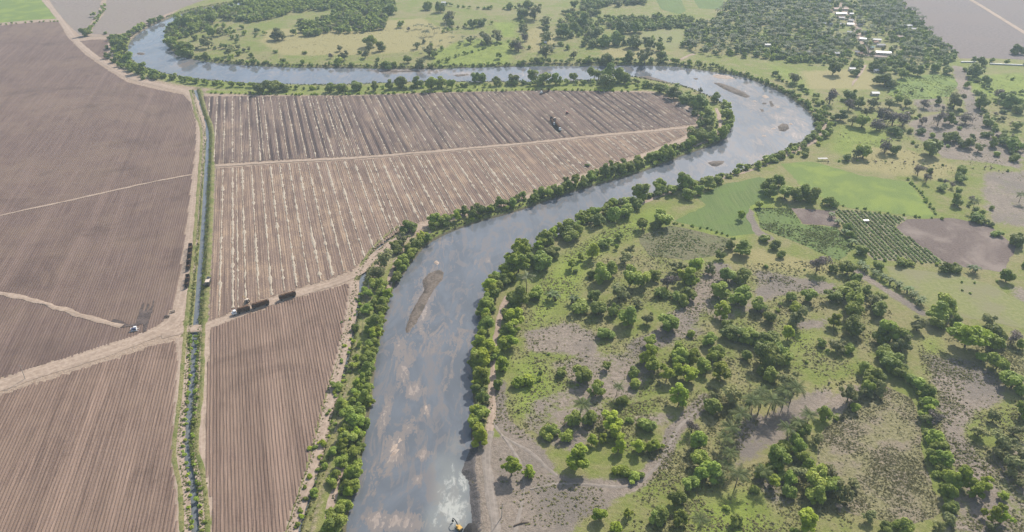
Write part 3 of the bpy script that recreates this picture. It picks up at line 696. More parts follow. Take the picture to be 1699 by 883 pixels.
mound('sandbar', [(1050,128),(1075,126),(1110,137),(1125,143),(1100,142),(1070,134)], 'sandbar', 'grey sand beach along the inner bank of the bend', .8, .15, WZ + .1, 2)
mound('dredged_sand', [(782,738),(796,733),(805,745),(804,790),(810,830),(815,883),(820,1000),(782,1000),(782,883),(780,850),(778,820),(776,800),(764,786),(772,762)], 'darksand', 'ribbed dark bank of dredged sand at the water edge', 2.6, .45, WZ - .2, .8, .12, ribs=(2.6, .34, 8))
mound('spoil_heap', [(768,893),(771,878),(778,869),(788,868),(795,878),(798,895),(790,908),(775,908)], 'blacksand', 'black wet sand heap beside the excavator', 3.2, .75, WZ + .4, .7, .15)

# ------------------------------------------------------------------ vegetation prototypes (crown width 1 m = unit; scaled on placing)
def rand_unit(n):
    v = rng.normal(size=(n, 3)); return v / np.linalg.norm(v, axis=1)[:, None]
def leaf_cards(c, nrm, size, aspect=1.0):
    n = len(c); a = np.cross(nrm, rand_unit(n)); a /= np.linalg.norm(a, axis=1)[:, None] + 1e-9; b = np.cross(nrm, a)
    s = np.asarray(size)[:, None] * .5; bs = s * aspect
    bend = nrm * (s * .35)
    v = np.stack([c - a * s - b * bs - bend * .5, c + a * s - b * bs + bend * .3, c + a * s + b * bs - bend * .5, c - a * s + b * bs + bend * .3], 1)
    f = np.arange(4 * n).reshape(n, 4)
    return v.reshape(-1, 3), f
CROWN = {   # leaves, leaf size, lobes, lobe radius, height ratio of crown (to width), openness, crown centre height (of width), total height ratio
    'd': dict(n=2700, ls=.068, lobes=15, lr=.17, hr=.80, base=.38, up=.75),
    'g': dict(n=2500, ls=.068, lobes=14, lr=.165, hr=.86, base=.45, up=.75),
    'y': dict(n=2300, ls=.064, lobes=18, lr=.135, hr=.95, base=.53, up=.8),
    'o': dict(n=900, ls=.072, lobes=14, lr=.16, hr=.84, base=.47, up=.65),
    'b': dict(n=800, ls=.050, lobes=14, lr=.18, hr=.84, base=.48, up=.2),
    's': dict(n=900, ls=.105, lobes=9, lr=.22, hr=.68, base=.30, up=.8),
    'f': dict(n=2600, ls=.060, lobes=30, lr=.11, hr=.36, base=.38, up=.9),
}
def crown_arrays(kind, n=None, ls=None):
    k = CROWN[kind]; n = n or k['n']; ls = ls or k['ls']; L = k['lobes']
    ctr = rand_unit(L) * (rng.random(L) ** .45)[:, None] * (.5 - k['lr'] * .75)
    if kind != 's': ctr[:, 2] = np.where(ctr[:, 2] < -.25, ctr[:, 2] * .7, ctr[:, 2])
    if kind != 'f':
        ctr[: max(2, L // 5)] *= rng.uniform(1.05, 1.30)
        ctr[:, 0] *= rng.uniform(.82, 1.15); ctr[:, 1] *= rng.uniform(.82, 1.15); ctr[:, :2] += ctr[:, 2:3] * rng.normal(size=2) * .22
    ctr[:, 2] *= k['hr'] * rng.uniform(.85, 1.2); ctr[:, 2] += rng.normal(size=L) * .02
    lr = k['lr'] * (.55 + .85 * rng.random(L)); who = rng.integers(0, L, n)
    u = rand_unit(n); u[:, 2] = np.where((u[:, 2] < -.1) & (rng.random(n) < .6), -u[:, 2], u[:, 2])
    rad = lr[who] * (.70 + .38 * rng.random(n)); sq = np.array((1, 1, .82 if kind != 'f' else .5))
    c = ctr[who] + u * rad[:, None] * sq
    c[:, 2] += k['base']; c[:, 2] = np.maximum(c[:, 2], .03)
    nr = u * .8 + np.array((0, 0, k['up'])) + rng.normal(size=(n, 3)) * .38; nr /= np.linalg.norm(nr, axis=1)[:, None]
    v, f = leaf_cards(c, nr, ls * (.6 + .8 * rng.random(n)))
    hgt = (c[:, 2] - c[:, 2].min()) / (np.ptp(c[:, 2]) + 1e-6)
    tint = np.clip(.6 * (rng.random(L)[who]) + .4 * rng.random(n), 0, 1)
    return v, f, tint, ctr + np.array((0, 0, k['base']))
LEAF = dict(d='leaf_d', g='leaf_g', y='leaf_y', o='leaf_o', b='leaf_b', s='leaf_g', f='leaf_y', t='leaf_y', q='leaf_d')
def trunk_mesh(kind, ctr):
    m = MB(); k = CROWN[kind]; top = k['base'] * .75; lean = rng.normal(size=2) * .03
    p = [(0, 0, -.03), (lean[0] * .3, lean[1] * .3, top * .4), (lean[0], lean[1], top)]
    m.tube(p, [.042, .030, .022] if kind != 'f' else [.026, .02, .016], 6)
    for c in ctr[:6]:
        q = (lean[0] * .6, lean[1] * .6, top * random.uniform(.5, .9)); mid = (np.array(q) * .45 + c * .55); mid[2] -= .02
        m.tube([q, tuple(mid), tuple(c)], [.018, .012, .005], 5, False)
    if kind == 'b':
        for c in ctr:
            for _ in range(5):
                e = c + rng.normal(size=3) * .11; m.tube([tuple(c * .8 + np.array((0, 0, .08))), tuple(c), tuple(e)], [.008, .006, .002], 4, False)
    return m.mesh('trunk', M['bark'])
PROTO = {}
for kd, cnt in (('d', 8), ('g', 9), ('y', 8), ('o', 6), ('b', 4), ('s', 6), ('f', 1)):
    PROTO[kd] = []
    for i in range(cnt):
        v, f, t, ctr = crown_arrays(kd)
        PROTO[kd].append((np_mesh('crown', v, f, M[LEAF[kd]], False, None, dict(tint=t)), trunk_mesh(kd, ctr)))
# shrubs in three leaf colours
PROTO['t'] = []; PROTO['q'] = []
for cm, tm in PROTO['s'][:3]:
    for key in ('t', 'q'):
        c2 = cm.copy(); c2.materials.clear(); c2.materials.append(M[LEAF[key]]); PROTO[key].append((c2, tm))

# coconut palm: trunk + fronds as parts (unit: metres, about 11 m tall)
def frond_mesh(L, droop):
    V = []; F = []; T = []
    sp = [np.array((L * t, 0, L * (.34 * t - droop * t * t))) for t in np.linspace(0, 1, 7)]
    for sgn in (-1, 1):
        for i in range(6):
            a, b = sp[i], sp[i + 1]
            for j in range(3):
                p0 = a + (b - a) * j / 3; p1 = a + (b - a) * (j + .92) / 3; t = (i + j / 3) / 6
                wd = 1.35 * math.sin(math.pi * min(1, .12 + t * .86)) ** .7 * (.85 + .3 * random.random())
                tip = (p0 + p1) / 2 + np.array((.35 * wd, sgn * wd, -.42 * wd))
                n = len(V); V += [p0, p1, tip]; F.append((n, n + 1, n + 2) if sgn > 0 else (n, n + 2, n + 1)); T.append(.25 + .5 * random.random() + .25 * t)
    return np_mesh('frond', np.array(V), np.array(F), M['frond'], False, None, dict(tint=np.array(T)))
FRONDS = [frond_mesh(4.9, d) for d in (.10, .35, .62, .95)]
def palm_trunk():
    lean = rng.normal(size=2) * .7; h = 9.0
    m = MB(); m.tube([(0, 0, -.3), (lean[0] * .15, lean[1] * .15, 2.5), (lean[0] * .5, lean[1] * .5, 5.5), (lean[0], lean[1], h)], [.30, .21, .17, .15], 7)
    return m.mesh('trunk', M['palmbark'], True), (lean[0], lean[1], h)
PTRUNK = [palm_trunk() for _ in range(4)]
PALM_SPEC = []
for i in range(4):
    sp = []
    for k in range(19):
        tier = 0 if k < 4 else 1 if k < 10 else 2 if k < 16 else 3
        sp.append((tier, k * 2.399 + random.uniform(-.2, .2), random.uniform(.85, 1.1)))
    PALM_SPEC.append(sp)
def palm_crown_mesh(i):
    V = []; F = []; T = []; n0 = 0
    for tier, a, s in PALM_SPEC[i]:
        me = FRONDS[tier]; v = np.empty(len(me.vertices) * 3, np.float32); me.vertices.foreach_get('co', v); v = v.reshape(-1, 3) * s
        c, q = math.cos(a), math.sin(a); v = v @ np.array(((c, q, 0), (-q, c, 0), (0, 0, 1))) + np.array(PTRUNK[i][1])
        V.append(v); F.append(np.arange(n0, n0 + len(v)).reshape(-1, 3)); n0 += len(v)
    V = np.vstack(V); F = np.vstack(F)
    return np_mesh('crown', V, F, M['frond'], False, None, dict(tint=rng.random(len(F))))
PCROWN = [palm_crown_mesh(i) for i in range(4)]
# banana clump (metres, about 4.5 m wide)
def banana_leaf():
    V = []; F = []; T = []
    ts = np.linspace(0, 1, 6); sp = [np.array((2.3 * t, 0, 1.5 * t - 1.6 * t * t)) for t in ts]
    for i, t in enumerate(ts):
        w = .36 * math.sin(math.pi * min(.97, .08 + t * .9)) ** .6
        V += [sp[i] + np.array((0, -w, .10 * w)), sp[i], sp[i] + np.array((0, w, .10 * w))]
    for i in range(5):
        for j in range(2): F.append((3 * i + j, 3 * i + 3 + j, 3 * i + 4 + j, 3 * i + 1 + j)); T.append(random.random())
    return np.array(V), np.array(F), np.array(T)
def banana_crown():
    V = []; F = []; T = []; n0 = 0
    for st in range(4):
        ox, oy, h = random.uniform(-1, 1), random.uniform(-1, 1), random.uniform(1.2, 2.6)
        for k in range(7):
            v, f, t = banana_leaf(); a = k * 2.4 + random.random(); s = random.uniform(.8, 1.15); c, q = math.cos(a), math.sin(a)
            v = (v * s) @ np.array(((c, q, 0), (-q, c, 0), (0, 0, 1))) + np.array((ox, oy, h)); V.append(v); F.append(f + n0); T.append(t * .6 + .4 * random.random()); n0 += len(v)
    m = MB()
    return np_mesh('crown', np.vstack(V), np.vstack(F), M['banana'], False, None, dict(tint=np.concatenate(T)))
PBAN = []
for i in range(4):
    m = MB()
    for k in range(4): m.tube([(random.uniform(-1, 1), random.uniform(-1, 1), -.1), (random.uniform(-.8, .8), random.uniform(-.8, .8), 2.2)], [.16, .10], 6)
    PBAN.append((banana_crown(), m.mesh('stem', M['bark'])))

# ------------------------------------------------------------------ where everything grows: kind, crown centre (survey sheet coordinates), crown width
SHEETS = {
 (840, 583): """y 25 565 110;y 105 585 70;g 380 100 110;g 440 185 90;d 270 100 60;t 55 150 70;t 105 140 70;g 490 75 50;y 730 60 110;y 690 20 90;y 785 115 80;y 900 100 100;y 840 90 80;g 850 30 100;y 1045 90 110;y 900 35 70;g 960 70 80;g 1020 20 80;s 625 105 60;s 625 165 60;y 850 215 110;p 540 178 50;g 565 230 70;p 360 265 80;q 330 320 90;d 420 320 110;y 520 335 110;q 685 360 85;s 600 335 40;q 200 400 80;d 235 385 70;s 295 410 70;y 420 430 70;y 470 420 60;y 540 395 80;y 550 455 80;y 350 520 130;y 650 455 80;y 700 450 80;y 740 455 70;t 560 580 80;s 625 612 70;y 455 785 90;y 598 790 55;t 540 860 70;d 1015 265 100;o 1110 200 130;o 1020 225 70;g 940 430 110;g 955 530 120;g 985 590 120;d 905 640 90;o 1040 620 80;p 1140 305 95;p 1095 375 85;p 1070 430 75;p 1080 500 75;p 1080 550 70;p 1135 590 95;p 1210 260 85;p 1245 240 85;b 910 365 80;d 770 790 120;d 840 720 110;d 740 810 90;g 850 820 80;p 940 830 85;d 1125 825 70;g 1240 590 70;d 1180 20 60;d 1240 90 60;s 660 600 40;s 590 595 45;g 160 130 30;q 1210 670 50""",
 (1260, 583): """d 60 20 150;d 125 25 85;d 50 110 90;p 20 212 80;p 55 240 85;p 90 220 85;p 130 205 85;p 165 185 85;o 140 130 110;p 150 382 80;p 245 320 80;p 190 350 70;g 210 370 100;g 320 310 80;s 372 325 32;g 90 520 120;g 130 470 100;g 190 460 100;g 215 520 80;y 70 630 80;p 20 590 75;g 150 620 80;o 180 580 90;g 280 620 120;g 350 640 120;o 400 680 110;g 280 690 110;d 150 680 80;o 330 600 90;o 280 430 60;y 240 820 130;o 540 810 70;d 620 860 70;d 710 850 90;d 650 50 130;d 600 20 80;d 690 95 80;g 560 130 110;g 530 175 90;o 440 210 110;g 520 85 80;g 780 150 90;g 830 200 90;g 840 250 90;y 830 290 80;b 855 330 90;o 820 320 70;g 850 415 90;g 880 450 90;g 890 520 110;g 840 500 80;g 930 620 90;g 930 690 90;d 930 745 80;o 940 820 80;y 1000 620 110;y 1070 670 110;y 1110 640 80;g 960 650 80;d 740 130 70;g 1170 50 110;g 1090 30 60;g 1250 130 130;g 1280 180 70;y 1290 290 80;o 1150 310 80;o 1080 380 90;o 1180 440 100;o 1250 380 80;o 1230 440 80;o 1180 490 80;o 1250 550 100;o 1285 500 80;o 1290 640 70;y 1150 780 100;y 1190 810 80;o 1240 590 70;y 1200 700 60;g 60 560 60;o 460 640 60;q 110 600 60;g 240 560 80;o 870 870 70;o 1130 850 60""",
 (1260, 290): """g 130 80 90;d 60 80 80;g 180 90 90;g 215 80 90;g 260 95 90;g 100 30 70;g 40 50 70;d 350 125 70;d 985 15 60;d 960 120 80;p 1055 135 45;q 1060 205 70;q 1090 225 50;d 890 60 50;p 1285 90 45;q 1160 285 50;d 1265 320 80;d 505 360 70;d 585 435 65;q 695 425 60;q 740 430 40;q 910 455 65;q 965 460 55;n 1048 465 62;g 1215 490 80;d 450 290 50;d 430 250 50;q 75 345 60;q 105 390 50;s 30 310 60;b 290 430 100;d 360 455 50;g 435 455 80;d 475 500 60;g 240 590 80;d 155 600 60;d 50 690 70;d 10 640 70;g 360 585 80;g 440 550 110;g 480 610 120;g 470 660 120;d 455 740 110;d 525 570 60;d 600 650 110;o 560 610 70;g 590 600 60;n 500 440 45;n 520 462 45;n 560 482 45;n 600 502 45;n 640 522 48;n 680 545 48;n 720 565 50;n 750 592 52;n 785 622 55;g 925 620 110;g 870 670 110;d 880 710 90;d 950 710 90;o 780 720 100;f 1030 770 215;d 1160 770 110;g 1150 820 110;o 1120 700 90;b 1240 790 80;y 1280 830 50;g 640 760 120;g 700 790 110;o 700 830 100;d 600 790 90;d 610 860 90;y 370 710 70;y 145 770 80;o 180 690 100;d 50 790 120;d 20 830 80;d 110 860 90;d 300 815 60;o 390 830 80;s 440 850 60;q 220 463 12;q 988 523 14;q 1052 527 12;q 990 563 12;q 1030 577 14;q 1160 518 14;q 110 628 14;s 1130 160 30;s 1300 430 60;q 940 455 40;t 180 640 60;n 350 200 40;n 385 235 40;n 420 280 40;n 455 330 40;n 480 380 40""",
 (840, 290): """y 100 310 80;y 70 360 110;y 60 420 120;d 170 420 110;g 185 300 100;g 130 400 80;d 220 375 90;g 300 250 90;d 310 290 100;g 350 270 70;y 20 440 80;g 390 165 80;d 375 205 70;d 450 220 90;g 520 190 80;g 580 170 80;g 525 130 60;d 640 140 70;g 590 130 60;g 650 80 90;g 755 50 80;g 810 70 60;g 880 40 90;g 890 90 70;g 935 70 60;g 990 40 70;g 1030 15 60;p 100 500 75;y 20 500 60;g 60 590 110;g 140 570 80;d 30 620 80;y 40 690 110;y 30 750 90;y 20 810 80;n 235 600 75;g 670 235 80;g 760 210 95;d 730 240 60;d 550 300 55;d 485 330 65;y 420 375 75;y 320 435 55;y 365 400 40;d 450 345 40;y 540 350 30;o 610 360 60;o 580 400 80;g 470 490 100;g 510 460 90;d 420 480 50;g 610 500 100;g 660 510 90;g 725 490 70;o 555 570 90;d 430 585 70;q 360 635 100;d 450 655 90;d 530 665 70;g 600 690 100;d 485 765 80;q 760 570 80;d 830 590 60;g 890 580 80;y 905 500 100;y 920 440 100;y 880 490 90;o 840 450 90;d 860 610 80;g 800 710 110;g 700 800 80;o 690 700 70;s 905 775 50;g 990 800 80;g 1030 860 80;g 1150 355 90;d 1050 395 50;d 1090 340 60;d 1080 490 80;g 1150 480 110;g 1050 560 100;g 1140 590 110;y 1060 655 100;d 1230 640 80;d 1100 760 100;d 1170 780 110;d 1240 790 100;d 1080 730 70;g 1240 140 50;y 1150 195 50;b 1245 660 50;o 990 460 60;y 830 860 80;y 700 860 90;g 860 850 90;y 920 870 60;q 340 470 30;q 540 560 40;b 790 520 90;o 640 620 60;q 1120 800 60;n 330 620 60""",
 (1260, 0): """g 365 330 72;d 440 460 80;b 350 470 80;d 400 560 70;b 600 560 90;b 660 570 90;b 710 580 80;b 580 600 80;d 670 630 70;g 510 580 90;o 460 580 70;q 790 640 48;s 850 660 32;b 800 590 50;b 810 500 60;o 960 490 90;d 870 490 50;b 880 580 70;g 935 580 60;b 1015 570 70;d 940 660 80;d 1010 690 80;d 1035 675 60;o 1075 715 60;d 845 715 115;q 1110 655 50;d 1140 690 70;q 1190 665 40;s 1240 705 90;q 1250 770 50;s 1160 750 40;g 515 730 100;o 480 745 60;d 655 730 60;b 620 710 80;q 430 770 50;d 985 830 58;d 620 380 100;g 1085 500 70;q 1120 600 60;d 1090 300 60;d 1050 340 90;q 1110 390 50;q 1235 385 20;d 1200 470 70;b 1180 455 60;d 1240 490 90;d 1270 530 60;d 1260 610 60;d 1265 240 60;d 920 340 55;d 860 330 55;d 1285 450 30;b 780 830 60;b 820 870 50;o 740 540 60;g 680 480 50;o 560 500 60;g 720 500 50;o 640 500 60;d 780 345 60;g 740 330 70;g 700 350 70;d 560 320 60;d 470 350 50;g 1020 410 40;s 1070 450 40;q 1200 690 60;q 1235 745 30;o 175 380 60;b 440 510 60;d 490 500 60;o 530 540 60""",
 (840, 0): """g 705 215 58;g 755 225 52;d 75 60 70;o 85 130 40;b 90 180 45;o 50 210 70;b 60 230 50;o 195 250 72;g 300 228 30;d 200 140 60;o 195 180 60;d 280 150 80;d 340 130 60;d 380 100 90;d 430 160 80;d 480 200 70;d 540 190 75;d 375 210 40;d 620 200 80;g 600 270 60;o 680 270 85;g 760 260 60;d 490 290 60;d 270 300 100;g 400 290 40;d 570 130 80;d 635 130 70;d 40 385 60;g 130 370 60;g 180 375 80;g 240 385 60;o 290 365 40;g 330 370 60;g 430 355 70;g 500 350 90;g 560 365 80;d 500 385 100;g 590 380 60;d 750 430 60;d 820 450 90;d 870 480 70;d 940 490 90;o 950 440 30;g 1020 475 50;g 1065 500 40;d 980 560 90;g 1080 560 60;g 1085 600 50;d 990 600 60;d 1000 660 70;g 1060 640 70;d 930 660 80;o 330 265 40;d 420 210 50;o 140 60 70;o 190 100 60;d 110 20 60;g 330 20 50;q 395 805 25;s 265 215 30;p 245 225 24;p 225 235 24;d 15 30 40;s 490 275 50""",
 (420, 0): """g 720 115 42;d 570 200 72;o 560 235 52;g 625 225 52;g 850 25 50;d 670 40 70;d 915 35 60;o 960 80 60;d 960 110 50;g 200 155 36;o 100 160 70;o 140 165 60;g 55 160 22;d 655 305 60;d 755 290 42;o 810 300 62;d 985 315 60;d 1030 315 60;d 1115 105 52;d 1070 115 50;o 1140 180 70;o 1190 175 60;g 1200 270 38;g 950 290 32;o 420 235 32;o 445 265 60;d 500 415 66;g 595 420 52;d 670 415 60;d 725 400 70;d 800 400 70;g 870 405 70;g 920 400 60;g 970 405 60;d 1080 375 62;d 1120 380 52;g 1190 395 52;d 100 415 80;d 30 425 70;d 150 425 50;g 370 425 52;g 430 420 60;q 145 290 30;s 240 300 30;q 185 318 50;d 320 305 60;g 350 315 50;s 420 295 50;o 545 260 50;p 790 125 18;p 805 120 18;p 825 122 18;p 845 128 18;p 865 120 20;p 870 130 20;p 830 158 18;p 850 155 20;p 905 140 16;p 1025 180 18;p 1085 180 20;p 1110 170 18;p 975 185 16;p 915 200 18;p 830 235 20;o 860 240 70;o 800 220 40;g 690 310 30;g 880 260 50;b 760 140 26;o 1060 190 50;s 520 255 26;s 610 290 26;b 375 270 32;q 110 250 26;q 250 255 26""",
 (0, 0): """d 420 155 52;g 455 70 26;q 515 160 22;d 565 185 40;d 555 290 40;d 950 185 36;o 1010 200 70;g 1030 150 60;g 1000 270 50;o 1110 245 60;g 1125 285 40;g 1235 295 36;o 1160 225 36;g 900 230 90;g 860 250 70;g 840 200 50;d 900 100 80;g 940 130 60;g 1030 80 70;o 1070 150 50;d 750 350 60;g 680 330 60;g 620 280 60;g 640 200 60;d 560 210 60;g 600 230 60""",
 (420, 290): """d 760 250 80;o 730 310 70;d 700 340 70;d 790 340 70;g 850 300 50;o 640 410 90;o 610 470 90;g 720 420 80;g 740 470 80;g 765 385 60;d 700 360 60;g 690 560 60;g 600 530 70;g 560 570 60;d 580 620 60;g 550 650 60;g 600 720 90;g 620 650 60;y 590 770 70;g 575 820 70;g 570 860 70;d 500 740 50;y 1250 400 60;g 1220 510 70;g 1180 580 80;y 1160 560 70;d 1120 655 70;g 1140 720 90;y 1110 780 80;y 1150 850 100;d 1080 800 50;g 1240 680 60;g 1230 760 70;y 1230 820 80;g 1250 450 80""",
 (420, 583): """y 1110 30 110;g 1100 100 60;y 1120 120 100;d 1090 180 90;d 1120 230 80;y 1070 245 70;g 1110 300 80;y 1110 390 70;g 1100 420 60;y 1220 60 90;g 1190 160 60;g 1170 20 60;d 400 830 130;g 360 870 70;g 450 730 80;g 480 640 90;g 470 590 80;g 510 540 70;g 500 480 80;d 460 420 90;g 520 400 70;g 440 470 60;g 500 340 90;g 460 310 80;d 520 290 80;g 430 260 80;g 540 220 80;g 560 170 60;g 550 90 80;g 560 30 80;g 530 130 60;g 390 480 60;g 400 160 50;s 380 620 50;s 300 690 50;s 350 560 40;y 460 680 60;g 430 760 60;t 340 450 40;q 420 170 50;g 590 60 50;d 470 370 70""",
}
TREES = []    # kind, x, y, crown width (m)
PXT = []
CZ = dict(d=.38, g=.45, y=.53, o=.47, b=.48, s=.3, t=.3, q=.3, f=.38)
for (x0, y0), txt in SHEETS.items():
    for e in txt.split(';'):
        k, x, y, w = e.split(); u = x0 + float(x) / 2.943; v = y0 + float(y) / 2.943
        wm = float(w) / 2.943 / px_per_m(v)
        if k == 'p': zc = 9.0 * (wm / 8.2) * .95; wm = max(wm, 6.0)
        elif k == 'n': zc = 1.8
        else: zc = CZ[k] * wm
        p = G(u, v, zc); TREES.append((k, p[0], p[1], wm))
def belt(pts, wid, gap, kinds, smin, smax, seed=0, wet=True):
    r = np.random.default_rng(seed + 100); line = resample(smooth_poly(GP(pts), 1), gap)
    d = np.gradient(line, axis=0); d /= np.linalg.norm(d, axis=1)[:, None] + 1e-9
    for p, t in zip(line, d):
        q = p + np.array((-t[1], t[0])) * r.normal() * wid * .5 + t * r.normal() * gap * .3
        TREES.append((kinds[r.integers(len(kinds))], q[0], q[1], float(r.uniform(smin, smax))))
def wood(pts, gap, kinds, smin, smax, seed=0):
    r = np.random.default_rng(seed + 500); poly = GP(pts); lo, hi = poly.min(0), poly.max(0)
    n = int((hi - lo).prod() / gap ** 2); Q = lo + r.random((n, 2)) * (hi - lo); Q = Q[inside(Q, poly)]
    for q in Q: TREES.append((kinds[r.integers(len(kinds))], q[0], q[1], float(r.uniform(smin, smax))))
# belts along the banks
belt([(440,-4),(380,6),(330,16),(290,26),(255,38),(222,55),(200,72)], 5, 7, 'ddgg', 8, 12, 1)
belt([(190,62),(196,80),(192,98),(205,108),(228,118),(262,131)], 10, 6, 'ddggs', 6, 11, 2)
belt([(215,110),(250,124),(300,135),(350,141),(420,146),(470,148)], 4, 7, 'dgggs', 6, 10, 3)
belt([(480,148),(560,149),(640,148),(700,146),(760,145),(830,144)], 4, 9, 'dgst', 4, 8, 4)
belt([(840,142),(920,140),(1000,140),(1040,138)], 5, 8, 'dgg', 6, 10, 5)
belt([(350,155),(480,158),(600,157),(700,154),(760,152),(850,150),(950,150),(1040,152)], 2, 6, 'stto', 2.5, 4.5, 6)
belt([(1040,140),(1080,146),(1110,152),(1140,165),(1165,185),(1172,205),(1165,222)], 12, 4, 'ddggo', 6, 11, 7)
belt([(1205,175),(1212,190),(1212,210),(1200,228),(1180,238)], 3, 6, 'ggdy', 6, 10, 8)
belt([(1165,228),(1120,250),(1075,268),(1030,284),(985,298),(935,313),(890,328),(850,341),(800,354),(750,368),(715,382)], 7, 5.0, 'ddgggy', 7, 12.5, 9)
belt([(1150,240),(1095,264),(1030,286),(935,316),(850,346),(780,364)], 12, 6, 'sstq', 3, 6, 10)
belt([(700,398),(690,415),(680,430),(668,448),(655,470),(645,498),(638,525),(630,558),(622,592),(617,648),(611,690),(604,726),(594,785),(582,828),(572,870)], 3.5, 4.2, 'gggyyd', 5.5, 9.5, 11)
belt([(648,470),(632,525),(620,570),(606,620),(594,670),(580,720),(566,780),(556,830)], 8, 4, 'ggyst', 4, 7.5, 12)
belt([(596,480),(590,520),(584,560),(574,600),(560,650),(548,690),(540,725),(530,765),(515,820),(500,870)], 5, 4, 'sqt', 1.6, 3.2, 13)
# right bank, near reach and up to the bend
belt([(788,735),(790,700),(790,660),(792,620),(796,570),(802,540),(808,510),(822,480),(842,455),(862,428),(895,412),(930,396),(962,372),(1010,350)], 4, 6, 'yygg', 8, 13.5, 14)
belt([(1020,344),(1060,332),(1100,322),(1140,312),(1180,302),(1220,290),(1250,278)], 5, 7, 'ggds', 5, 9, 15)
belt([(1255,278),(1285,262),(1315,248),(1345,232),(1362,215),(1362,200),(1350,182),(1330,166),(1300,150),(1265,135),(1235,124),(1190,114)], 5, 5, 'dggss', 4, 8, 16)
belt([(1275,270),(1310,262),(1345,245),(1378,222),(1382,200),(1368,180),(1345,160),(1315,142),(1280,125)], 8, 7, 'dgss', 4, 9, 17)
belt([(1190,112),(1140,106),(1090,103),(1040,103),(980,104),(920,104),(860,106)], 5, 7, 'ddgs', 5, 10, 18)
belt([(850,108),(790,108),(720,111),(650,111),(580,109),(520,109),(460,108),(400,103),(350,99),(315,93)], 3, 7, 'sqdg', 3, 7, 19)
belt([(300,92),(284,76),(279,60),(284,46),(310,32),(345,18),(400,8)], 9, 5, 'dggo', 7, 12, 20)
# field hedges
belt([(712,112),(740,100),(780,88),(820,76),(845,70)], 2, 8, 'dsgs', 3, 7, 21)
belt([(735,54),(760,48),(790,42),(815,40)], 2, 9, 'dgo', 5, 9, 22)
belt([(730,8),(760,12),(800,16),(850,15),(900,12)], 2, 11, 'dsg', 5, 9, 23)
belt([(862,14),(868,35),(870,60)], 4, 10, 'dob', 7, 11, 24)
belt([(1105,70),(1060,72),(1010,76),(970,72)], 4, 10, 'dg', 8, 13, 25)
belt([(1280,300),(1320,330),(1370,336),(1420,346),(1470,352),(1530,362),(1560,364)], 2, 7, 'sqs', 2, 3.8, 26)
belt([(1510,300),(1530,325),(1552,355)], 1.5, 4, 'sq', 2, 3.5, 27)
belt([(1380,270),(1440,268),(1520,272),(1600,278),(1680,284)], 2, 8, 'qsb', 1.6, 3.2, 28)
belt([(1575,440),(1500,436),(1450,430)], 2, 8, 'qs', 2, 4, 29)
belt([(1525,655),(1535,690),(1545,730),(1555,770),(1568,810),(1580,850)], 4, 5, 'ggds', 5, 8, 30)
belt([(1460,640),(1440,655),(1410,672)], 3, 5, 'goo', 6, 9, 31)
belt([(1118,372),(1160,376),(1210,392),(1218,398)], 1.5, 4, 'sq', 1.6, 2.6, 32)
belt([(1640,375),(1610,340),(1585,320),(1560,300),(1530,280)], 3, 8, 'qdsb', 3, 7, 33)
belt([(1620,170),(1640,200),(1665,228),(1699,250)], 3, 7, 'qgd', 4, 8, 34)
belt([(1600,118),(1615,135),(1635,145),(1650,155)], 3, 8, 'qdg', 4, 8, 35)
belt([(1590,101),(1630,103),(1699,108)], 3, 14, 'dg', 5, 9, 36)
belt([(318,560),(314,650),(303,740),(312,800),(318,880)], 1.0, 4, 'tss', 1.4, 2.8, 37)
belt([(328,560),(325,650),(322,700),(318,750),(330,800),(335,880)], 1.2, 4.5, 'qss', 1.4, 3.0, 38)
belt([(350,240),(348,300),(344,360),(341,420),(338,470),(334,520)], .9, 5.0, 'qoo', 1.2, 2.2, 39)
belt([(100,36),(60,37),(0,42),(-30,44)], 1.5, 8, 'ds', 2.5, 5, 40)
belt([(148,56),(156,40),(166,26),(174,8)], 5, 7, 'gs', 3, 6, 41)
# woods and groves
wood([(400,0),(650,-6),(655,12),(640,26),(600,18),(560,20),(520,18),(480,24),(440,34),(415,38),(405,20)], 8.5, 'gggd', 8, 12, 1)
wood([(496,42),(520,36),(560,22),(600,15),(640,14),(640,30),(640,50),(600,55),(545,56),(512,62),(497,54)], 8.5, 'gggdo', 8, 13, 2)
wood([(300,32),(340,20),(395,14),(430,2),(432,36),(400,36),(365,34),(345,46),(318,60),(290,66),(282,54)], 9.0, 'ggdo', 8, 12, 3)
wood([(960,-4),(1075,-4),(1070,10),(1040,14),(1000,10),(990,30),(965,20)], 10, 'ddo', 9, 13, 4)
wood([(1000,30),(1040,32),(1100,30),(1165,34),(1168,48),(1100,50),(1060,50),(1010,48)], 9, 'ddgo', 8, 12, 5)
wood([(930,22),(1000,28),(1010,52),(960,66),(925,60)], 12, 'dgo', 8, 12, 6)
wood([(1130,80),(1135,52),(1170,40),(1200,20),(1210,-4),(1385,-4),(1372,30),(1390,50),(1405,62),(1418,95),(1350,104),(1290,98),(1240,96),(1180,92)], 8.6, 'ddggpp', 6, 10, 7)
wood([(1430,-4),(1488,-4),(1520,28),(1545,56),(1585,88),(1590,98),(1560,112),(1500,124),(1460,124),(1440,108),(1500,92),(1500,60),(1450,40),(1430,20)], 8.8, 'ddggp', 6, 10, 8)
wood([(1265,100),(1350,108),(1400,106),(1430,118),(1430,104),(1350,96),(1270,92)], 8, 'dgg', 6, 9, 9)
wood([(860,60),(900,66),(930,86),(990,92),(900,98),(850,92)], 22, 'ogb', 6, 10, 10)
wood([(340,40),(420,40),(440,60),(420,100),(350,96),(320,80)], 24, 'ogd', 6, 10, 11)
wood([(700,40),(760,50),(840,70),(760,90),(700,90)], 30, 'oopg', 5, 9, 12)
wood([(880,560),(1000,540),(1080,560),(1060,680),(960,720),(880,680)], 34, 'ssq', 1.8, 3.5, 13)
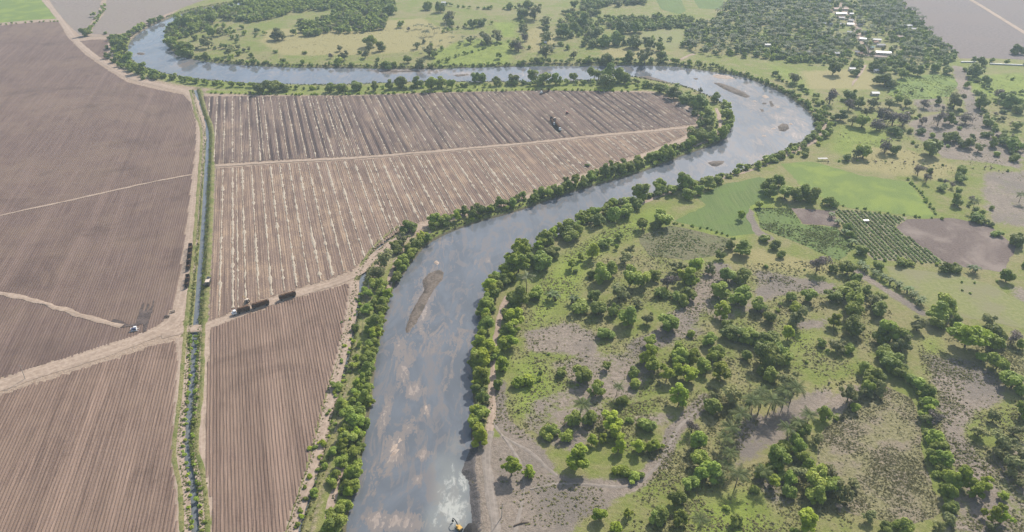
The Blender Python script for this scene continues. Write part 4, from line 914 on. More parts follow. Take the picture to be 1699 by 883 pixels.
wood([(1120,600),(1330,560),(1480,560),(1460,640),(1330,650),(1200,690)], 30, 'sbq', 2, 4, 14)
wood([(1140,800),(1350,760),(1400,860),(1300,900),(1140,900)], 23, 'sotb', 2.5, 5, 15)
wood([(1580,680),(1699,660),(1699,900),(1600,900)], 24, 'soot', 2.5, 5, 16)
wood([(1230,400),(1400,440),(1420,520),(1250,540)], 32, 'sqb', 2, 4, 17)
wood([(1390,150),(1560,150),(1660,190),(1660,240),(1500,250),(1400,200)], 26, 'sobq', 3, 7, 18)
wood([(1620,170),(1699,150),(1699,280),(1660,250)], 20, 'sobqd', 4, 8, 19)

HC = [(1350 + x / 7.36, y / 7.36, w / 7.36) for x, y, w in ((330,102,215),(335,160,150),(460,166,60),(345,215,75),(455,246,70),(445,290,95),(765,222,100),(1150,310,112),(1200,350,120),(1045,446,100),(1285,446,64),(605,470,92),(770,482,122),(710,576,62),(820,548,115),(850,636,205),(815,690,150),(565,652,80),(470,836,84),(765,856,60),(550,352,62),(290,648,72))]
n_before = len(TREES)
wood([(1372,-4),(1490,-4),(1520,30),(1530,60),(1520,90),(1470,106),(1420,100),(1405,62),(1385,40)], 11, 'dgoggpp', 6, 10, 20)
keep = []
for t in TREES[n_before:]:
    ok = True
    for u, v, w in HC:
        c = G(u, v, 3); r = w / px_per_m(v) / 2
        if abs(t[1] - c[0]) < r + t[3] * .35 and -16 < t[2] - c[1] < 8: ok = False
    if ok: keep.append(t)
TREES[n_before:] = keep
# drop what stands in the water or on tracks that must stay clear
TP = np.array([(t[1], t[2]) for t in TREES]); dr = sdf_poly(TP, river_w, 30.0); dc = dist_line(TP, CANAL, 20.0)
HOUSES = []
def proj_w(t): return t[3] * FPX / math.hypot(t[2], CAM_H)
sel = []
for t, a, c in zip(TREES, dr, dc):
    if a < .8:
        continue
    sel.append(t)

# ------------------------------------------------------------------ landmark-based labels
LANDMARKS = [('the yellow excavator', 758, 868), ('the long brown sandbar', 700, 500), ('the grey haul road', 830, 790), ('the flat-topped umbrella tree', 1610, 552),
 ('the fallow field', 1460, 760), ('the lower right corner', 1690, 880), ('the palm row', 1250, 680), ('the grey wash', 1150, 510), ('the vegetable rows', 1470, 395),
 ('the brown bare plot', 1590, 400), ('the olive plot', 1130, 402), ('the blue-green crop', 1210, 345), ('the bright green field', 1430, 315), ('the leaf-shaped sandbar', 1213, 150),
 ('the white-roofed hut', 1450, 155), ('the village', 1440, 70), ('the grey top field', 1620, 40), ('the thicket on the far bank', 765, 105), ('the first river bend', 240, 90),
 ('the top edge wood', 560, 30), ('the canal crossing', 323, 546), ('the canal head', 326, 158), ('the field corner', 600, 450), ('the lone meadow tree', 1384, 112),
 ('the right meadow', 1580, 490), ('the pale meadow', 1095, 65), ('the cane field tip', 1160, 205), ('the islet', 1300, 212), ('the dry meadow', 560, 70), ('the lower sand tongue', 655, 750), ('the bright green patch', 840, 50)]
LM = np.array([G(u, v) for _, u, v in LANDMARKS])
TONE = dict(d='dark green', g='mid-green', y='bright yellow-green', o='thin olive', b='leafless grey-brown', s='green', t='yellow-green', q='dark', f='wide flat-topped', p='green', n='broad-leaved')
NAME = dict(d='shade_tree', g='broadleaf_tree', y='willow_tree', o='thorn_tree', b='bare_tree', s='shrub', t='shrub', q='shrub', f='umbrella_tree', p='coconut_palm', n='banana_plant')
NOUN = dict(d='rounded tree', g='leafy tree', y='feathery tree', o='airy tree', b='tree', s='bush', t='bush', q='bush', f='umbrella tree', p='coconut palm', n='banana clump')
CATG = dict(d='tree', g='tree', y='tree', o='tree', b='tree', s='shrub', t='shrub', q='shrub', f='tree', p='palm', n='banana plant')
GRPN = dict(d='dark shade trees', g='leafy green trees', y='feathery yellow-green trees', o='thin olive trees', b='leafless trees', s='shrubs and bushes', t='shrubs and bushes', q='shrubs and bushes', p='coconut palms', n='banana clumps')
CAP = 285
things = []; rest = []
byname = {}
for t in sorted(sel, key=proj_w, reverse=True):
    L = byname.setdefault(NAME[t[0]], [])
    # seen by the camera at all?
    vis = 190 < t[2] < 1480 and abs(t[1]) < .74 * math.hypot(t[2] * CP + CAM_H * SP, 0)
    if not vis: rest.append(t); continue
    if len(L) < CAP: L.append(t); things.append(t)
    else: rest.append(t)
def ordn(i): return {0: 'closest', 1: 'second closest', 2: 'third closest', 3: 'fourth closest', 4: 'fifth closest'}.get(i, '%d%s closest' % (i + 1, 'st' if (i + 1) % 10 == 1 and i + 1 != 11 else 'nd' if (i + 1) % 10 == 2 and i + 1 != 12 else 'rd' if (i + 1) % 10 == 3 and i + 1 != 13 else 'th'))
keys = {}
for t in things:
    p = np.array((t[1], t[2])); dv = np.linalg.norm(LM - p, axis=1); j = int(dv.argmin()); q = p - LM[j]
    dirn = ('right of' if q[0] > 0 else 'left of') if abs(q[0]) > abs(q[1]) else ('beyond' if q[1] > 0 else 'in front of')
    sz = ('big ' if t[3] > 11 else 'small ' if t[3] < 6.5 else '') if t[0] not in 'pnstqf' else ('tiny ' if t[3] < 2.4 else 'large ' if t[3] > 5.5 else '') if t[0] in 'stq' else ''
    keys.setdefault((sz, t[0], dirn, j), []).append((dv[j], t))
LABEL = {}
for (sz, k, dirn, j), lst in keys.items():
    lst.sort(key=lambda a: a[0])
    for i, (d, t) in enumerate(lst):
        LABEL[id(t)] = '%s%s %s %s %s%s' % (sz, TONE[k], NOUN[k], dirn, LANDMARKS[j][0], '' if len(lst) == 1 else ', ' + ordn(i))
def ground_z(x, y): return 0.0
TD = sdf_poly(np.array([(t[1], t[2]) for t in things]), river_w, 30.0)
for t, dd in zip(things, TD):
    k, x, y, w = t; z = float(np.clip((dd - 4.0) * .55, -2.0, 0)); rz = random.uniform(0, 6.28)
    o = empty(NAME[k], (x, y, z), rz, 1.0)
    tag(o, LABEL[id(t)], CATG[k], GRPN.get(k))
    if k == 'p':
        i = random.randrange(4); s = w / 8.2; o.scale = (s, s, s * random.uniform(.9, 1.2))
        mob('trunk', PTRUNK[i][0], o)
        if proj_w(t) > 14:
            for tier, a, sc in PALM_SPEC[i]:
                fo = mob('frond', FRONDS[tier], o, PTRUNK[i][1], a); fo.scale = (sc, sc, sc)
        else: mob('crown', PCROWN[i], o)
    elif k == 'n':
        i = random.randrange(4); s = w / 4.6; o.scale = (s, s, s)
        mob('stem', PBAN[i][1], o); mob('crown', PBAN[i][0], o)
    else:
        cm, tm = random.choice(PROTO[k]); o.scale = (w, w * random.uniform(.88, 1.1), w * random.uniform(.85, 1.15))
        mob('trunk', tm, o); mob('crown', cm, o)
# the rest: far or tiny growth that reads as one mass
def merged(name, label, lst, mat, arrs):
    V = []; F = []; T = []; n0 = 0
    for t in lst:
        v, f, tt = arrs[random.randrange(len(arrs))]; a = random.uniform(0, 6.28); c, q = math.cos(a), math.sin(a); w = t[3]
        v = (v @ np.array(((c, q, 0), (-q, c, 0), (0, 0, 1)))) * w + np.array((t[1], t[2], 0)); V.append(v); F.append(f + n0); n0 += len(v)
        T.append(np.clip(tt * .7 + random.uniform(-.1, .4), 0, 1))
    if not V: return
    tag(mob(name, np_mesh(name, np.vstack(V), np.vstack(F), mat, False, None, dict(tint=np.concatenate(T)))), label, 'vegetation', kind='stuff')
for k, nm, lb in (('d', 'distant_woodland', 'dark green far woodland round the village and along the top'), ('g', 'distant_thicket', 'mid-green far thickets along the top and banks'), ('o', 'distant_scrub', 'thin olive far scrub trees'), ('y', 'bright_thicket', 'bright green remaining bank growth'), ('b', 'dry_thicket', 'grey leafless far scrub'), ('s', 'low_scrub', 'green low scrub scattered over the pastures'), ('q', 'dark_scrub', 'dark low scrub scattered over the pastures'), ('t', 'pale_scrub', 'yellow-green low scrub along banks'), ('p', 'distant_palm_grove', 'palm crowns mixed into the woods round the village')):
    lst = [t for t in rest if t[0] == k]
    if not lst: continue
    if k == 'p':
        for t in lst: pass
        me = PCROWN[0]; v = np.empty(len(me.vertices) * 3, np.float32); me.vertices.foreach_get('co', v); v = v.reshape(-1, 3) / 8.2
        merged(nm, lb, lst, M['frond'], [(v, np.arange(len(v)).reshape(-1, 3), np.random.default_rng(3).random(len(v) // 3))])
    else:
        kk = 's' if k in 'qt' else k
        merged(nm, lb, lst, M[LEAF[k]], [crown_arrays(kk, 150 if k in 'dgyo' else 80, CROWN[kk]['ls'] * 2.6)[:3] for _ in range(4)])
print('things', len(things), 'rest', len(rest), {k: len(v) for k, v in byname.items()})

# ------------------------------------------------------------------ grass tufts, reeds (stuff)
def tuft_field(name, label, polys, count, mat, smin, smax, cards=5, avoid=None, mask=None, hgt=.7):
    C = []
    for pts, share in polys:
        poly = GP(pts); lo, hi = poly.min(0), poly.max(0); need = int(count * share); got = []
        while need > 0:
            Q = lo + rng.random((need * 3 + 50, 2)) * (hi - lo); Q = Q[inside(Q, poly)]
            # clumpy
            nz = np.sin(Q[:, 0] * .11 + 1.7 * np.sin(Q[:, 1] * .07)) + np.sin(Q[:, 1] * .13 + 1.9 * np.sin(Q[:, 0] * .05)) + .8 * np.sin(Q[:, 0] * .31) * np.sin(Q[:, 1] * .27)
            Q = Q[rng.random(len(Q)) < np.clip(.45 + .35 * nz, .04, 1)]
            Q = Q[sdf_poly(Q, river_w, 8.0) > 4.5][:need]; got.append(Q); need -= max(len(Q), 1)
        C.append(np.vstack(got))
    C = np.vstack(C); n = len(C); s = smin + (smax - smin) * rng.random(n) ** 2.2
    c = np.repeat(C, cards, 0); ss = np.repeat(s, cards); m = len(c); u = rand_unit(m); u[:, 2] = np.abs(u[:, 2])
    p = np.column_stack([c, np.zeros(m)]) + u * (ss * .38)[:, None] * np.array((1, 1, hgt)); p[:, 2] += .08
    nr = u * .45 + np.array((.15, .25, .9)) + rng.normal(size=(m, 3)) * .3; nr /= np.linalg.norm(nr, axis=1)[:, None]
    v, f = leaf_cards(p, nr, ss * .55)
    tint = np.clip(np.repeat(rng.random(n), cards) * .7 + .3 * rng.random(m), 0, 1)
    tag(mob(name, np_mesh(name, v, f, M[mat], False, None, dict(tint=tint))), label, 'vegetation', kind='stuff')
PAST = [([(820,880),(826,760),(900,790),(1000,812),(1010,850),(960,870)], .012),([(800,700),(850,520),(930,420),(1060,350),(1130,430),(1200,440),(1180,560),(1120,640),(1000,680),(900,740)], .24),
        ([(960,720),(1000,680),(1180,640),(1260,700),(1200,800),(1120,900),(1010,880),(1060,810),(1100,770)], .14),
        ([(1180,560),(1200,440),(1400,430),(1480,520),(1480,620),(1330,660),(1200,690)], .18),
        ([(1120,900),(1220,780),(1360,740),(1420,860),(1400,920)], .08),
        ([(1520,560),(1699,560),(1699,920),(1580,900),(1550,720)], .16),
        ([(1390,150),(1560,150),(1699,120),(1699,300),(1500,290),(1380,260)], .09),
        ([(430,60),(840,30),(1000,60),(1100,100),(850,108),(430,104)], .09)]
tuft_field('pasture_tufts', 'dark grass tufts dotted over the river pastures', PAST, 8000, 'tuft', .45, 1.7)
M['tussock'] = leaf_material('grass_tussocks', (.165, .172, .058), (.270, .256, .115), .4)
tuft_field('grass_tussocks', 'olive grass tussocks covering the river pastures', PAST, 26000, 'tussock', .5, 1.5, cards=4, hgt=.35)
tuft_field('fallow_tufts', 'rough grass clumps covering the fallow field', [([(1420,655),(1468,640),(1512,662),(1528,700),(1530,755),(1545,800),(1562,852),(1510,872),(1405,852),(1385,800),(1352,778),(1362,720),(1395,690)], 1)], 6500, 'tussock', .4, 1.2, hgt=.3)
tuft_field('plot_weeds', 'low leafy growth over the green plots', [([(1252,345),(1312,346),(1330,372),(1388,378),(1420,412),(1392,432),(1334,408),(1262,378)], .5), ([(1478,138),(1500,128),(1545,124),(1580,124),(1590,140),(1575,160),(1540,165),(1490,165),(1474,158)], .3), ([(1058,392),(1112,374),(1212,396),(1200,420),(1150,432),(1080,425)], .2)], 4200, 'crop', .7, 1.8)
def edge_reeds(name, label, line, offs, step, mat, smin, smax, cards=6):
    L = resample(line, step); d = np.gradient(L, axis=0); d /= np.linalg.norm(d, axis=1)[:, None]; nn = np.stack([-d[:, 1], d[:, 0]], 1)
    C = []
    for lo, hi, keep in offs:
        k = rng.random(len(L)) < keep; C.append((L + nn * (lo + (hi - lo) * rng.random(len(L)))[:, None] + rng.normal(size=L.shape) * .3)[k])
    C = np.vstack(C); C = C[sdf_poly(C, GP([(745,1000),(760,780),(770,728),(830,728),(840,1000)]), 5.0) > 0]; n = len(C); s = smin + (smax - smin) * rng.random(n); c = np.repeat(C, cards, 0); ss = np.repeat(s, cards); m = len(c)
    u = rand_unit(m); u[:, 2] = np.abs(u[:, 2]); p = np.column_stack([c, np.full(m, -.1)]) + u * (ss * .4)[:, None]
    nr = u + rng.normal(size=(m, 3)) * .4 + np.array((0, 0, .4)); nr /= np.linalg.norm(nr, axis=1)[:, None]
    v, f = leaf_cards(p, nr, ss * .5); tint = np.clip(np.repeat(rng.random(n), cards) * .7 + .3 * rng.random(m), 0, 1)
    tag(mob(name, np_mesh(name, v, f, M[mat], False, None, dict(tint=tint))), label, 'vegetation', kind='stuff')
edge_reeds('canal_reeds', 'yellow-green grass lining both canal banks', CANAL, [(2.2, 5.5, .95), (2.3, 5.5, .95), (1.7, 4.5, .6), (-5.0, -2.2, .8), (-4.0, -2.0, .6), (2.2, 6.5, .6)], .55, 'reed', .6, 1.5)
edge_reeds('ditch_weeds', 'weeds and reeds lining the drainage ditch', DRAIN, [(1.6, 5.5, .7), (-5.5, -1.6, .9), (-4, -1.4, .7), (1.6, 3.5, .6)], .7, 'reed', .6, 1.6)
edge_reeds('river_bank_grass', 'lush grass along the river edges', river_w, [(-9, -3.0, .6), (-6, -2.5, .6), (3.0, 6.0, .0)], 1.2, 'leaf_g' if False else 'tuft', .9, 2.4)

# ------------------------------------------------------------------ vegetable rows
vf = [o for o in bpy.data.objects if o.name.startswith('vegetable_field')][0]
vp = GP([(1385,348),(1440,351),(1507,362),(1482,376),(1528,408),(1572,438),(1480,433),(1450,430),(1420,406),(1400,375)])
vd = G(1497, 432) - G(1418, 352); vd /= np.linalg.norm(vd); vn = np.array((vd[1], -vd[0])); S, T = vp @ vn, vp @ vd
for k in range(int(S.min() / 3.5), int(S.max() / 3.5) + 1):
    s = (k + .3) * 3.5; ts = []
    for i in range(len(vp)):
        s1, s2, t1, t2 = S[i], S[(i + 1) % len(vp)], T[i], T[(i + 1) % len(vp)]
        if (s1 > s) != (s2 > s): ts.append(t1 + (t2 - t1) * (s - s1) / (s2 - s1))
    ts.sort(); C = []
    for a, b in zip(ts[0::2], ts[1::2]):
        tt = np.arange(a + .6, b - .4, .75); C.append((s + rng.normal(size=len(tt)) * .12)[:, None] * vn + tt[:, None] * vd)
    if not C or sum(len(c) for c in C) < 4: continue
    C = np.vstack(C); C = C[rng.random(len(C)) < .85]; C = C + rng.normal(size=C.shape) * .15; c = np.repeat(C, 7, 0); m = len(c); u = rand_unit(m); u[:, 2] = np.abs(u[:, 2])
    p = np.column_stack([c, np.full(m, .1)]) + u * np.array((.85, .85, .9)); nr = u * .6 + np.array((0, 0, .6)) + rng.normal(size=(m, 3)) * .3; nr /= np.linalg.norm(nr, axis=1)[:, None]
    v, f = leaf_cards(p, nr, 0.7 + .5 * rng.random(m)); mob('vegetable_row', np_mesh('vegetable_row', v, f, M['crop'], False, None, dict(tint=rng.random(m))), vf)

# ------------------------------------------------------------------ paints
M['whiteroof'] = plain('white_sheet_roof', (.56, .54, .51), .45, 0, .4, .12, .8)
M['greyroof'] = plain('grey_sheet_roof', (.36, .34, .33), .55, 0, .3, .25, .8)
M['pinkroof'] = plain('faded_tile_roof', (.50, .37, .31), .8, 0, .2, .2, .8)
M['rustroof'] = plain('rusty_sheet_roof', (.27, .16, .11), .8, 0, .2, .4, .6)
M['tealroof'] = plain('teal_sheet_roof', (.25, .42, .38), .6, 0, .3, .2, .8)
M['plaster'] = plain('house_plaster', (.52, .46, .40), .9, 0, .2, .2, .7)
M['opening'] = plain('dark_opening', (.04, .04, .045), .4, 0, .4)
M['timber'] = plain('weathered_timber', (.20, .15, .11), .9)
M['concrete'] = plain('pale_concrete', (.52, .50, .47), .85, 0, .2, .18, .3)
M['white'] = plain('white_vehicle_paint', (.70, .70, .68), .35, 0, .5, .1, 1.5)
M['rust'] = plain('rusty_cage_steel', (.060, .042, .037), .8, .0, .2, .35, 1.2)
M['cane'] = plain('cut_sugar_cane', (.155, .092, .058), .95, 0, .1, .5, 1.8)
M['tyre'] = plain('black_rubber', (.03, .03, .03), .85)
M['steel'] = plain('dark_steel', (.07, .07, .072), .5, .3, .4)
M['glass'] = plain('cab_glass', (.03, .04, .05), .08, 0, .6)
M['yellow'] = plain('yellow_machine_paint', (.50, .30, .06), .45, 0, .45, .15, 1.5)
M['beige'] = plain('beige_machine_panel', (.55, .46, .37), .6, 0, .3, .12, 1.2)
M['blue'] = plain('blue_tank_paint', (.06, .075, .14), .45, 0, .4, .2, 1.2)
M['red'] = plain('red_tractor_paint', (.28, .05, .03), .45, 0, .4, .2, 1.2)
M['pole'] = plain('bleached_pole_wood', (.45, .39, .32), .9, 0, .15, .2, 2.0)

# ------------------------------------------------------------------ houses
def house(u, v, w, roofmat, label, ratio=.55, wallh=2.9, rise=1.3, rz=0.0, name='house', flat=False, wallmat='plaster'):
    p = G(u, v, wallh); dpt = max(4.0, w * ratio); o = empty(name, (p[0], p[1], 0), rz); tag(o, label, 'house', 'village houses')
    MB().box((0, 0, wallh / 2), (w, dpt, wallh)).build('wall', M[wallmat], o)
    e = .45; r = MB(); t = .12
    if flat: r.box((0, 0, wallh + .18), (w + 2 * e, dpt + 2 * e, .22), rx=.03)
    else:
        hx, hy = w / 2 + e, dpt / 2 + e
        for zz in (0, t):
            pass
        pts = [(-hx, -hy, wallh - .12), (hx, -hy, wallh - .12), (hx, 0, wallh + rise), (-hx, 0, wallh + rise), (hx, hy, wallh - .12), (-hx, hy, wallh - .12)]
        pts += [(x, y, z + t) for x, y, z in pts]
        r.poly(pts, [(0, 3, 2, 1), (3, 5, 4, 2), (6, 7, 8, 9), (9, 8, 10, 11), (0, 1, 7, 6), (5, 11, 10, 4), (1, 2, 8, 7), (2, 4, 10, 8), (0, 6, 9, 3), (3, 9, 11, 5)])
        g = MB(); 
        for sx in (-1, 1): g.poly([(sx * w / 2, -dpt / 2, wallh), (sx * w / 2, dpt / 2, wallh), (sx * w / 2, 0, wallh + rise * .93)], [(0, 1, 2)])
        g.build('gable', M[wallmat], o)
    rf = r.build('roof', M[roofmat], o)
    if not flat: MB().box((0, 0, wallh + rise + t + .03), (w + .9, .35, .12)).build('ridge_cap', M[roofmat], rf)
    d = MB().box((w * .1, -dpt / 2 - .03, 1.05), (1.0, .08, 2.1)).build('door', M['timber'], o)
    for x in (-.3, .33): MB().box((w * x, -dpt / 2 - .03, 1.6), (1.2, .08, 1.1)).build('window', M['opening'], o)
    return o
V0 = lambda x, y: (1350 + x / 7.36, y / 7.36)
HL = [(190,12,50,'whiteroof','small white-roofed house at the top edge of the village'),(330,102,215,'pinkroof','long pink-roofed building at the head of the village'),(335,160,150,'whiteroof','long white-roofed building below the pink-roofed one'),
 (460,166,60,'whiteroof','short white-roofed house right of the long white roof'),(345,215,75,'greyroof','grey-roofed house below the long white roof'),(455,246,70,'greyroof','smaller grey-roofed house above the pale wide roof'),(445,290,95,'whiteroof','pale wide-roofed house beside the village lane'),
 (660,106,38,'whiteroof','tiny white-roofed hut alone in the upper village trees'),(855,96,34,'whiteroof','little white roof nearest the dark top grove'),(765,222,100,'rustroof','dark rusty-roofed shed in the upper right of the village'),(1150,310,112,'whiteroof','bright white-roofed house closest to the grey field'),
 (1200,350,120,'greyroof','grey roof directly below the white roof by the grey field'),(1045,446,100,'pinkroof','pinkish tan-roofed house among right-hand village trees'),(1285,446,64,'greyroof','small grey roof at the right end of the village'),(1360,526,44,'whiteroof','tiny white roof at the lower right of the village'),
 (605,470,92,'whiteroof','crisp white-roofed house left of the paired roofs'),(770,482,122,'whiteroof','broad white-roofed house at the centre of the village'),(710,576,62,'tealroof','teal-roofed house in the village centre'),(820,548,115,'greyroof','grey-roofed house between the broad and the longest white roofs'),
 (850,636,205,'whiteroof','longest white-roofed building in the lower village'),(815,690,150,'pinkroof','pink-roofed row in front of the longest white roof'),(565,652,80,'rustroof','rusty-roofed house left of the longest white roof'),(290,648,72,'whiteroof','white-roofed house alone at the lower left of the village'),
 (470,836,84,'whiteroof','white-roofed house beside the lone meadow tree'),(765,856,60,'whiteroof','small white-roofed house below the lower village grove'),(550,352,62,'pinkroof','pink-roofed house on the village lane'),(640,516,42,'whiteroof','tiny white roof under the crisp white-roofed house'),
 (135,286,28,'whiteroof','tiny white hut in the palm grove left of the village'),(212,292,40,'greyroof','small grey hut in the palm grove left of the village')]
for i, (x, y, w, rm, lb) in enumerate(HL):
    u, v = V0(x, y); house(u, v, w / 7.36 / px_per_m(v) * .82, rm, lb, rz=random.uniform(-.45, .25), ratio=.42 if w > 110 else .7)
ORD = ('first', 'second', 'third', 'fourth', 'fifth', 'sixth', 'seventh', 'eighth')
rr = random.Random(5)
for side, sg in (('left', -1), ('right', 1)):
    for i in range(7):
        tt = (i + .5) / 7; lane = [(1388, 4), (1405, 25), (1425, 55), (1438, 95)]; q = tt * 3; a = int(q); u = lane[a][0] + (lane[a + 1][0] - lane[a][0]) * (q - a) + sg * rr.uniform(10, 26); v = lane[a][1] + (lane[a + 1][1] - lane[a][1]) * (q - a)
        rm = rr.choice(('rustroof', 'greyroof', 'pinkroof', 'greyroof')); nm = dict(rustroof='rusty', greyroof='grey', pinkroof='faded pink')[rm]
        house(u, v, rr.uniform(5.5, 8.5), rm, 'small %s roof %s of the village lane, %s from the top edge' % (nm, side, ORD[i]), ratio=.75, rz=rr.uniform(-.6, .6))
house(1274, 74, 9, 'whiteroof', 'white-roofed house in the palms above the right bank')
house(1452, 154, 8.5, 'whiteroof', 'bright white-roofed hut beside the light green crop plot', ratio=.7)
house(736, 4, 8, 'whiteroof', 'white two-storey house at the top edge above the meadow', wallh=5.5, ratio=.8, wallmat='white')
house(904.6, 70.5, 4.2, 'whiteroof', 'tiny white hut in the meadow beyond the far bank', ratio=.8)
house(1340, 86, 8, 'greyroof', 'grey-roofed house in the grove left of the lone meadow tree')
house(1388, 88, 8, 'whiteroof', 'white-roofed house just above the lone meadow tree')
# open shelter with a white cover
p = G(1365, 263, 2); sh = empty('field_shelter', (p[0], p[1], 0), .05); tag(sh, 'low pale-covered shelter beside the path at the bend', 'shelter')
MB().box((0, 0, 2.1), (9.4, 2.6, .15), rx=.06).build('roof', M['concrete'], sh)
for x in (-4.5, 0, 4.5):
    for y in (-1.1, 1.1): MB().tube([(x, y, 0), (x, y, 2.1)], .09, 6).build('post', M['timber'], sh)
p = G(1437, 366, 1.6); sh = empty('field_shelter', (p[0], p[1], 0), .1); tag(sh, 'small white-covered stand among the vegetable rows', 'shelter')
MB().box((0, 0, 1.9), (4.5, 2.4, .12), rx=.05).build('roof', M['whiteroof'], sh)
for x in (-2, 2):
    for y in (-1, 1): MB().tube([(x, y, 0), (x, y, 1.9)], .07, 6).build('post', M['timber'], sh)
# pale concrete channel wall at the top right
def wall(pts, label):
    a, b = G(*pts[0]), G(*pts[1]); L = np.linalg.norm(b - a); m = (a + b) / 2; o = empty('concrete_wall', (m[0], m[1], 0), math.atan2(*(b - a)[::-1])); tag(o, label, 'wall')
    MB().box((0, 0, .75), (L, 1.1, 1.5)).build('wall_body', M['concrete'], o); MB().box((0, 0, 1.58), (L + .2, 1.5, .16)).build('coping', M['whiteroof'], o)
wall([(1594,104), (1619,104)], 'short pale concrete wall beside the dry wash at top right')
wall([(1642,107), (1760,112)], 'long pale concrete wall running off the right edge')

# ------------------------------------------------------------------ vehicles (local x = forward)
def wheel(o, x, y, r=.55, w=.35):
    t = MB().tube([(x, y - w / 2, r), (x, y + w / 2, r)], r, 12).build('wheel', M['tyre'], o)
    MB().tube([(x, y - w / 2 - .03, r), (x, y + w / 2 + .03, r)], r * .5, 10).build('rim', M['steel'], t)
def cage(o, x0, x1, w=2.5, z0=1.1, z1=3.6, load=True):
    c = MB(); xm = (x0 + x1) / 2; L = x1 - x0
    c.box((xm, 0, z0 + .08), (L, w, .16))
    for y in (-w / 2, w / 2):
        c.box((xm, y, z1), (L, .12, .14)); c.box((xm, y, (z0 + z1) / 2), (L, .08, .12)); 
        n = max(3, int(L / .9))
        for i in range(n + 1): c.box((x0 + L * i / n, y, (z0 + z1) / 2), (.12, .1, z1 - z0))
    for x in (x0, x1):
        c.box((x, 0, z1), (.12, w, .14)); c.box((x, 0, (z0 + z1) / 2), (.08, w, z1 - z0))
    c.build('cage', M['rust'], o)
    if load:
        nx_, ny_ = max(4, int(L / .5)), 7; V = []; F = []
        for i in range(nx_ + 1):
            for j in range(ny_ + 1):
                e = min(i, nx_ - i, 3) / 3; f = min(j, ny_ - j, 2) / 2
                z = z0 + .2 + (z1 - z0 - .1) * (1 if e > 0 and f > 0 else .0) + (.55 * f * e if e > 0 else 0) + random.uniform(-.18, .22)
                V.append((x0 + .1 + (L - .2) * i / nx_, (-.5 + j / ny_) * (w - .2), z))
        for i in range(nx_):
            for j in range(ny_):
                a = i * (ny_ + 1) + j; F.append((a, a + ny_ + 1, a + ny_ + 2, a + 1))
        MB().poly(V, F).build('cane_load', M['cane'], o)
    else: MB().box((xm, 0, z0 + .3), (L - .3, w - .3, .25)).build('floor', M['cane'], o)
def chassis(o, x0, x1): MB().box(((x0 + x1) / 2, 0, .92), (x1 - x0, 1.0, .3)).build('chassis', M['steel'], o)
def cab(o, x, paint='white', h=2.9):
    c = MB(); c.box((x, 0, 1.6), (2.1, 2.4, 1.5)); c.box((x - .1, 0, 2.0 + (h - 2) / 2 + .2), (1.8, 2.3, h - 1.7), taper=.9); c.box((x + 1.35, 0, 1.35), (1.0, 2.2, 1.1)); cb = c.build('cab', M[paint], o)
    MB().box((x + .78, 0, 2.5), (.1, 2.0, .75), ry=-.12).build('windscreen', M['glass'], cb)
    for y in (-1.14, 1.14): MB().box((x, y, 2.45), (1.1, .1, .6)).build('side_window', M['glass'], cb)
    MB().box((x + 1.9, 0, .85), (.2, 2.3, .35)).build('bumper', M['steel'], cb)
    for y in (-.8, .8): MB().box((x + 1.88, y, 1.35), (.06, .35, .25)).build('headlight', M['white'], cb)
def base_at(a, b, z=.2):
    A, B = G(*a, z), G(*b, z); d = A - B; return A, B, math.atan2(d[1], d[0]), np.linalg.norm(d)
def cane_truck(front, back, label, load=True, paint='white'):
    A, B, ang, L = base_at(front, back); L = max(L, 9); o = empty('cane_truck', (B[0], B[1], .3), ang); tag(o, label, 'truck', 'cane haulage vehicles')
    chassis(o, 0, L - 1); cage(o, .2, L - 4.2, load=load); cab(o, L - 2.4, paint)
    for x in (1.2, 2.5, L - 5.2, L - 2.0):
        for y in (-1.05, 1.05): wheel(o, x, y)
    return o
def cane_trailer(front, back, label, load=True, hitch=True, z1=3.6):
    A, B, ang, L = base_at(front, back); L = max(L, 4.5); o = empty('cane_trailer', (B[0], B[1], .3), ang); tag(o, label, 'trailer', 'cane haulage vehicles')
    chassis(o, 0, L); cage(o, .1, L - .1, load=load, z1=z1)
    if hitch: MB().box((L + .7, 0, .85), (1.5, .16, .16)).build('drawbar', M['steel'], o)
    for x in (1.0, 2.2, L - 1.2):
        for y in (-1.05, 1.05): wheel(o, x, y)
    return o
def tractor(u, v, ang, label, paint='red', boom=True, name='cane_loader', z=.3):
    p = G(u, v, 1.0); o = empty(name, (p[0], p[1], z), ang); tag(o, label, 'tractor', 'field machines')
    b = MB(); b.box((.9, 0, 1.25), (2.2, .95, .8)); b.box((-.6, 0, 1.0), (1.6, .9, .7)); b.build('body', M[paint], o)
    c = MB(); c.box((-.6, 0, 2.75), (1.7, 1.7, .14)); 
    for x in (-1.3, .1):
        for y in (-.75, .75): c.box((x, y, 2.0), (.1, .1, 1.45))
    cb = c.build('canopy', M[paint], o); MB().box((-.6, 0, 2.1), (1.25, 1.3, .9)).build('cab_glass', M['glass'], cb)
    for y in (-.95, .95): wheel(o, -.7, y, .8, .45); wheel(o, 1.5, y * .85, .5, .3)
    if boom:
        m = MB(); m.tube([(.2, 0, 2.6), (2.2, 0, 4.2), (4.0, 0, 3.4), (4.3, 0, 2.2)], .14, 6); bm = m.build('boom', M['yellow'], o)
        g = MB()
        for s in (-1, 1): g.tube([(4.3, 0, 2.2), (4.3 + .6 * s, 0, 1.7), (4.3 + .25 * s, 0, 1.1)], .09, 5)
        g.build('grab', M['steel'], bm)
    return o
